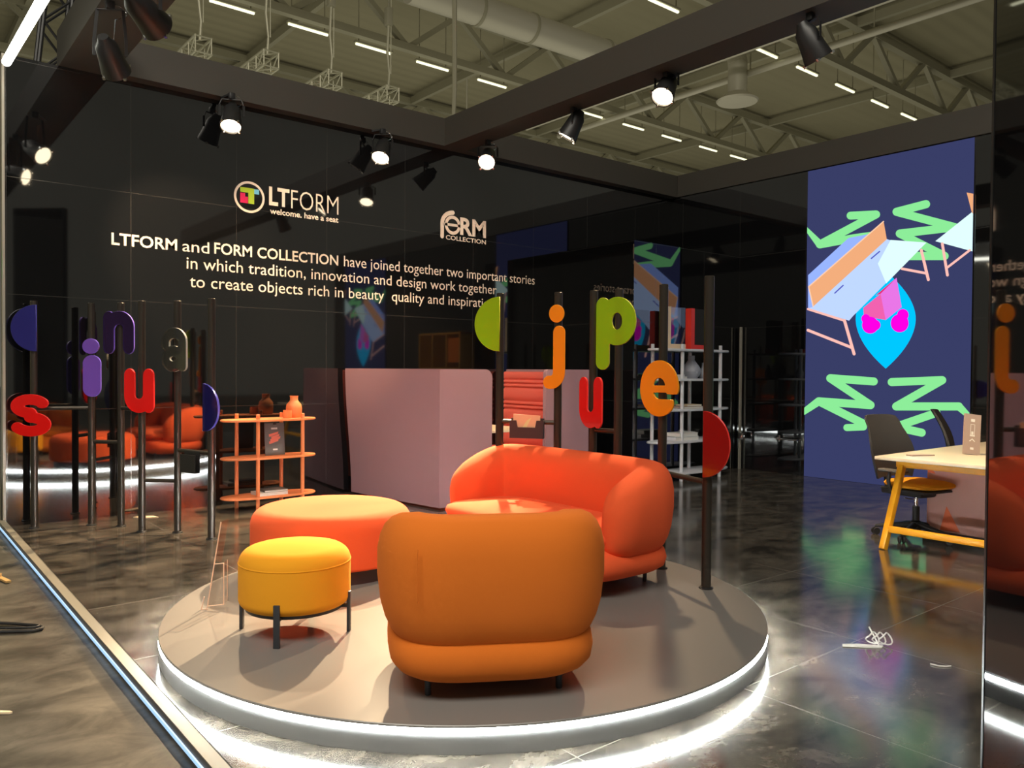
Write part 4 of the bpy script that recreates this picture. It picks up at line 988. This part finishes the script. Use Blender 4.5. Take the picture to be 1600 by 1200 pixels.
# ------------------------------------------------------------------ stage lamps under the beams
def stage_lamp(label, lens, aim, hang_z, on, scale=1.0, bracket=None):
    lens = Vector(lens); d = (Vector(aim)-lens).normalized()
    t = thing('stage_lamp', label, 'spotlight', tuple(lens))
    ax = d.to_track_quat('Z', 'Y').to_matrix()
    s_ = scale
    b = MB(); b.lathe([(0, -0.27*s_), (0.035*s_, -0.27*s_), (0.045*s_, -0.24*s_), (0.072*s_, -0.20*s_), (0.085*s_, -0.08*s_), (0.098*s_, 0.0), (0.098*s_, 0.012*s_), (0.088*s_, 0.012*s_), (0.086*s_, -0.006*s_)], n=28, ax=ax); b.build('housing', M['black'], t, smooth=35)
    b = MB(); b.lathe([(0, 0.0), (0.05*s_, -0.001*s_), (0.087*s_, -0.006*s_)], n=28, ax=ax); b.build('lens', M['lens_on' if on else 'lens_off'], t, smooth=35)
    side = ax @ Vector((1, 0, 0)); side = Vector((0, 0, 1)).cross(d); side = side.normalized() if side.length > 0.05 else Vector((1, 0, 0))
    c = d*(-0.12*s_); top = Vector((c.x, c.y, hang_z-lens.z-0.06))
    b = MB(); r = 0.105*s_
    P = [c+side*r, c+side*r+Vector((0, 0, 0.10*s_)), top+side*r*0.8, top-side*r*0.8, c-side*r+Vector((0, 0, 0.10*s_)), c-side*r]
    for p, q in zip(P, P[1:]): b.bar(p, q, 0.022, 0.006)
    b.build('yoke', M['black'], t, smooth=0)
    b = MB(); b.box((top.x, top.y, top.z+0.035), (0.06, 0.05, 0.065), bev=0.008); b.build('clamp', M['black'], t)
    b = MB(); b.tube([(top.x+0.03, top.y, top.z+0.05)]+[(top.x+0.03+0.08*math.sin(PI*k/8), top.y-0.02, top.z+0.05-0.12*k/8) for k in range(1, 9)]+[(c.x+0.02, c.y, c.z+0.04)], 0.003, 6); b.build('safety_wire', M['chrome'], t)
    b = MB()
    for k in range(4):
        a = PI/4+PI/2*k; b.box(ax @ Vector((0.098*s_*math.cos(a), 0.098*s_*math.sin(a), 0.012*s_)), (0.018*s_, 0.018*s_, 0.02*s_), mat3=ax)
    b.build('gel_clip', M['chrome'], t, smooth=0)
    if bracket is not None: b = MB(); b.bar((top.x, top.y, top.z+0.055), Vector(bracket)-lens, 0.04, 0.02); b.build('bracket', M['black'], t, smooth=0)
    return t
LBL = ['lit stage lamp under the middle beam, aimed down at the sofa', 'lit stage lamp where the middle beam meets the text wall beam', 'lit stage lamp hanging above the left logo, right of two on the text wall', 'lit stage lamp at the left of the text wall, upper left of the ring logo',
       'dark-bodied stage lamp under the open-side beam, farther from the viewer', 'dark-bodied stage lamp under the open-side beam, nearer to the viewer', 'black stage lamp on the middle beam seen from behind, nearest to the viewer', 'black stage lamp on the middle beam pointing straight down, second from the text wall']
for (nm, lo, aim, en, sz), lb in zip(LAMPS, LBL):
    lo = Vector(lo); d = (Vector(aim)-lo).normalized()
    stage_lamp(lb, lo-d*0.03, aim, ZB, True, 1.08, bracket=(lo.x, 8.03, ZB-0.012) if 'text wall lamp' in nm else None)

# ------------------------------------------------------------------ linear lamps, LED kerb line
p0, p1 = at(10, 97, X=0.93), at(66, 0, X=0.93)
dd = (p1-p0); p2 = p0+dd*1.5
t = thing('linear_lamp', 'long bright lamp along the top of the open side, upper left corner', 'lamp', tuple(p0))
b = MB(); b.tube([(0, 0, 0), tuple(p2-p0)], 0.035, 12); b.build('tube', M['tube_big'], t)
b = MB(); b.bar((0, 0, 0.042), tuple(p2-p0+np.array([0, 0, 0.042])), 0.02, 0.05); b.build('housing', M['black'], t, smooth=0)
t = thing('kerb_light', 'blue-white light line running along the outer foot of the kerb', 'light strip', (0.8965, 3.4, -0.01))
b = MB(); b.box((0, 0, 0.027), (0.006, 9.4, 0.016)); b.build('diffuser', M['led_blue'], t, smooth=0)
# neighbouring stand's pale panel
t = thing('neighbour_panel', 'pale olive end panel of the next stand at the left edge', 'panel', (0.40, 8.25, -0.01))
b = MB(); b.box((0, 0, 1.95), (1.04, 0.08, 3.9)); b.build('board', M['olive'], t, smooth=0)
b = MB(); b.box((0.32, -0.043, 2.30), (0.40, 0.006, 0.24)); b.build('green_band', M['panel_green'], t, smooth=0)
b = MB(); fit_text(b, 'a', 0.38, 0.50, 2.02, 0.16, lambda x, z: (x, -0.043, z), 0.01); b.build('lettering', M['paper'], t, smooth=0)

# ------------------------------------------------------------------ hall roof: tubes, ducts, hung trusses
HL = 11.0
ORD = ['first', 'second', 'third', 'fourth', 'fifth', 'sixth', 'seventh']
def tube_lamp(label, x, y, group):
    t = thing('fluorescent_tube', label, 'ceiling light', (x, y, HL), 0, group)
    b = MB(); b.box((0, 0, 0), (1.2, 0.07, 0.06), bev=0.015); b.build('tube', M['tube'], t)
    b = MB(); b.box((0, 0, 0.06), (1.26, 0.13, 0.06)); b.box((-0.5, 0, 1.03), (0.02, 0.02, 1.94)); b.box((0.5, 0, 1.03), (0.02, 0.02, 1.94)); b.build('fitting', M['hall_steel'], t, smooth=0)
for k, x in enumerate([7.66, 9.82, 11.91, 14.02, 16.40]):
    tube_lamp(ORD[k]+' tube from the left in the row above the text wall', x, 21.30, 'roof tubes above the text wall')
for k, x in enumerate([21.2, 23.55, 25.87, 28.3, 30.5]):
    tube_lamp(ORD[k]+' tube from the left in the far row right of the middle beam', x, 21.45, 'far roof tubes right of the middle beam')
tube_lamp('single tube above the middle beam at the top edge', 16.35, 13.87, 'near roof tubes')
for k, x in enumerate([21.1, 23.4, 25.77, 28.2, 30.45]):
    tube_lamp(ORD[k]+' tube from the left in the near row right of the middle beam', x, 13.92, 'near roof tubes')
# round supply duct with an elbow and a round diffuser
t = thing('air_duct', 'thick pale air duct running under the hall roof at the top centre', 'duct', (11.0, 15.7, 10.3))
b = MB(); q0, q1 = at(640, -20, Z=10.2), at(952, 86, Z=10.2); ax_ = q1-q0
b.tube([tuple(q0-np.array([11, 15.7, 10.3])), tuple(q1-np.array([11, 15.7, 10.3]))], 0.36, 28); b.build('duct', M['duct'], t)
for f in (0.3, 0.56, 0.97):
    b = MB(); c = q0+ax_*f-np.array([11, 15.7, 10.3]); u = ax_/np.linalg.norm(ax_); b.tube([tuple(c-u*0.04), tuple(c+u*0.04)], 0.385, 28); b.build('collar', M['hall_steel'], t)
q = at(1152, 160, Z=10.0); 
t = thing('air_diffuser', 'round white air outlet hanging from the hall roof right of the middle beam', 'air outlet', tuple(q))
b = MB(); b.lathe([(0, -0.02), (0.62, 0.0), (0.66, 0.05), (0.34, 0.28), (0.30, 0.30)], n=36); b.build('cone', M['duct'], t, smooth=40)
b = MB(); b.lathe([(0.30, 0.28), (0.30, 1.35)], n=28); b.tube([(0, 0, 1.2), (0, 0.05, 1.5), (0.1, 0.4, 1.8), (0.2, 1.2, 1.95)], 0.31, 24); b.build('drop_pipe', M['duct'], t, smooth=40)
# hung truss pieces, seen end-on above the text wall
def box_truss(b, L, s_, step=0.4):
    for x in (-s_/2, s_/2):
        for z in (-s_/2, s_/2): b.tube([(x, 0, z), (x, L, z)], 0.024, 8)
    k = 0; y = 0
    while y < L-0.01:
        a, c = (-s_/2, s_/2) if k % 2 else (s_/2, -s_/2)
        b.tube([(a, y, -s_/2), (c, y+step, -s_/2)], 0.014, 6); b.tube([(a, y, s_/2), (c, y+step, s_/2)], 0.014, 6)
        b.tube([(-s_/2, y, a), (-s_/2, y+step, c)], 0.014, 6); b.tube([(s_/2, y, a), (s_/2, y+step, c)], 0.014, 6)
        for x0, z0, x1, z1 in ((-1, -1, 1, -1), (1, -1, 1, 1), (1, 1, -1, 1), (-1, 1, -1, -1)): b.tube([(x0*s_/2, y, z0*s_/2), (x1*s_/2, y, z1*s_/2)], 0.014, 6)
        y += step; k += 1
for k, (x, y) in enumerate(((318, 70), (424, 92), (524, 122), (614, 146))):
    q = at(x, y, Z=7.5)
    t = thing('hung_truss', ORD[k]+' from the left of the small lattice trusses hanging above the text wall', 'truss', tuple(q), 0, 'lattice trusses hung above the text wall')
    b = MB(); box_truss(b, 3.2, 0.30); b.build('lattice', M['truss'], t)
    b = MB(); b.tube([(0, 0.2, 0.15), (0.02, 0.2, 0.5), (-0.03, 0.2, 0.95), (0, 0.2, 1.6)], [0.035, 0.025, 0.03, 0.03], 8); b.tube([(0.06, 0.2, 0.5), (0.06, 0.2, 3.4)], 0.012, 6); b.build('chain', M['truss'], t)
    b = MB(); b.box((0, 0.2, 1.75), (0.16, 0.16, 0.4), bev=0.03); b.tube([(0, 0.2, 1.9), (0, 0.2, 5.2)], 0.02, 6); b.build('hoist', M['hall_steel'], t)
q = at(707, 187, Z=6.4)
t = thing('hanging_chain', 'long dark chain hanging from the roof where the two beams meet', 'chain', tuple(q))
b = MB(); b.tube([(0, 0, -0.6), (0.05, 0, 0.6), (0, 0, 6.2)], [0.03, 0.05, 0.05], 8); b.tube([(0.35, 0, -0.6), (0.35, 0, 0.9)], 0.015, 6); b.tube([(0.12, 0, -0.5), (0.02, 0, 0.7)], 0.018, 6); b.build('chain', M['hall_steel'], t)
# lighting truss tower behind the open-side beam
q = at(92, 60, Y=9.6)
t = thing('lattice_tower', 'dark lattice truss leaning behind the beam in the upper left corner', 'truss', tuple(q))
b = MB(); 
for dx in (-0.12, 0.12):
    for dy in (-0.12, 0.12): b.tube([(dx-0.12, dy, -0.7), (dx+0.10, dy, 1.5)], 0.022, 8)
for k in range(8):
    z = -0.7+0.27*k; s_ = 1 if k % 2 else -1; o_ = -0.12+0.1*k/4
    for dy in (-0.12, 0.12): b.tube([(o_-0.12*s_, dy, z), (o_+0.12*s_+0.027, dy, z+0.27)], 0.014, 6)
b.build('lattice', M['black'], t)
# far big pipe rails running with the screen wall
for x, y0_, lab in ((20.2, 2, 'upper of two pale pipes running under the roof above the screen'), (21.9, 2, 'lower of two pale pipes running under the roof above the screen')):
    t = thing('roof_pipe', lab, 'pipe', (x, 2, 10.9))
    b = MB(); b.tube([(0, 0, 0), (0, 22, 0)], 0.11, 14); b.build('pipe', M['duct'], t)
    b = MB()
    for k in range(6): b.box((0, 1+4*k, 0.5), (0.03, 0.03, 1.0))
    b.build('hanger', M['hall_steel'], t, smooth=0)

# ------------------------------------------------------------------ litter on the floors
def scrap(name, label, cat, px, build, m, z=0.0):
    p = at(px[0], px[1], Z=z); mb = MB(); build(mb); o = mb.build(name, m, loc=tuple(p), rotz=rz); return tag(o, label, cat)
def crumple(mb):
    rnd = random.Random(3)
    mb.prism([(-0.14, -0.01, 0.001), (0.05, -0.03, 0.001), (0.07, -0.005, 0.001), (-0.05, 0.02, 0.001), (-0.13, 0.015, 0.001)], (0, 0, 0.006))
    for k in range(3):
        c = Vector((0.03+0.03*k, 0.03-0.008*k, 0.035)); r = 0.028
        mb.tube([c+Vector((r*math.cos(a)*1.1, 0.02*math.sin(2*a), r*math.sin(a))) for a in [2*PI*i/14 for i in range(15)]], 0.004, 6)
    mb.tube([(0.05, 0.0, 0.005), (0.035, 0.03, 0.05), (0.02, 0.05, 0.085)], 0.004, 6)
scrap('tape_scrap', 'crumpled clear tape lying on the dark floor right of the platform', 'litter', (1358, 1010), crumple, M['paper'])
scrap('paper_strip', 'thin curved white strip on the floor near the right panel', 'litter', (1470, 1041), lambda mb: mb.tube([(-0.04, 0.02, 0.004), (-0.015, -0.005, 0.004), (0.02, -0.012, 0.004), (0.045, -0.006, 0.004)], 0.0035, 6), M['paper'])
scrap('paper_scrap', 'cream paper scrap on the floor at the foot of the text wall', 'litter', (228, 808), lambda mb: mb.prism([(-0.11, -0.02, 0.001), (-0.02, -0.06, 0.001), (0.12, -0.01, 0.001), (0.05, 0.05, 0.001), (-0.06, 0.04, 0.001)], (0, 0, 0.004)), M['cream'])
def coil(mb):
    pts = [(-0.5+0.52*f+0.0, 0.05*math.sin(PI*f)+0.03, 0.012) for f in [k/12 for k in range(13)]]
    pts += [(0.04, 0.015, 0.012), (0.05, -0.01, 0.012), (0.03, -0.035, 0.012)]+[(0.0-0.5*f, -0.045-0.02*math.sin(PI*f), 0.012) for f in [k/12 for k in range(13)]]
    mb.tube(pts, 0.009, 8); mb.tube([(x-0.02, y*0.6+0.004, z+0.010) for x, y, z in pts], 0.007, 8)
scrap('cable', 'looped black cable on the aisle floor at the left edge', 'cable', (52, 985), coil, M['black_plastic'], -0.01)
scrap('wood_offcut', 'pale wooden slat lying on the aisle floor at the left edge, above the cable', 'wood', (6, 908), lambda mb: (mb.bar((-0.12, 0.08, 0.02), (0.07, -0.06, 0.012), 0.03, 0.012), mb.box((-0.08, 0.0, 0.02), (0.10, 0.08, 0.04), rot=0.4)), M['wood'], -0.01)
scrap('wood_chip', 'small pale wood chip on the aisle floor near the lower left corner', 'wood', (6, 1115), lambda mb: mb.prism([(-0.05, -0.01, 0.001), (0.025, -0.008, 0.001), (0.035, 0.0, 0.001), (0.02, 0.008, 0.001), (-0.05, 0.012, 0.001)], (0, 0, 0.008)), M['cream'], -0.01)

# ------------------------------------------------------------------ yellow shelf by the screen wall, seen mirrored in the text wall
t = thing('open_shelf', 'ochre open shelf seen only as a reflection above the mauve booth', 'shelf', (9.55, 2.35, 0))
b = MB()
for y in (-0.75, -0.25, 0.28, 0.75): b.box((0, y, 1.08), (0.36, 0.03, 2.16))
for z in (0.08, 0.72, 1.42, 2.15): b.box((0, 0, z), (0.36, 1.53, 0.03))
b.build('frame', M['ochre'], t, smooth=0)
b = MB(); b.box((0.0, 0.5, 1.80), (0.30, 0.46, 0.5)); b.build('cabinet', M['orange'], t, smooth=0)
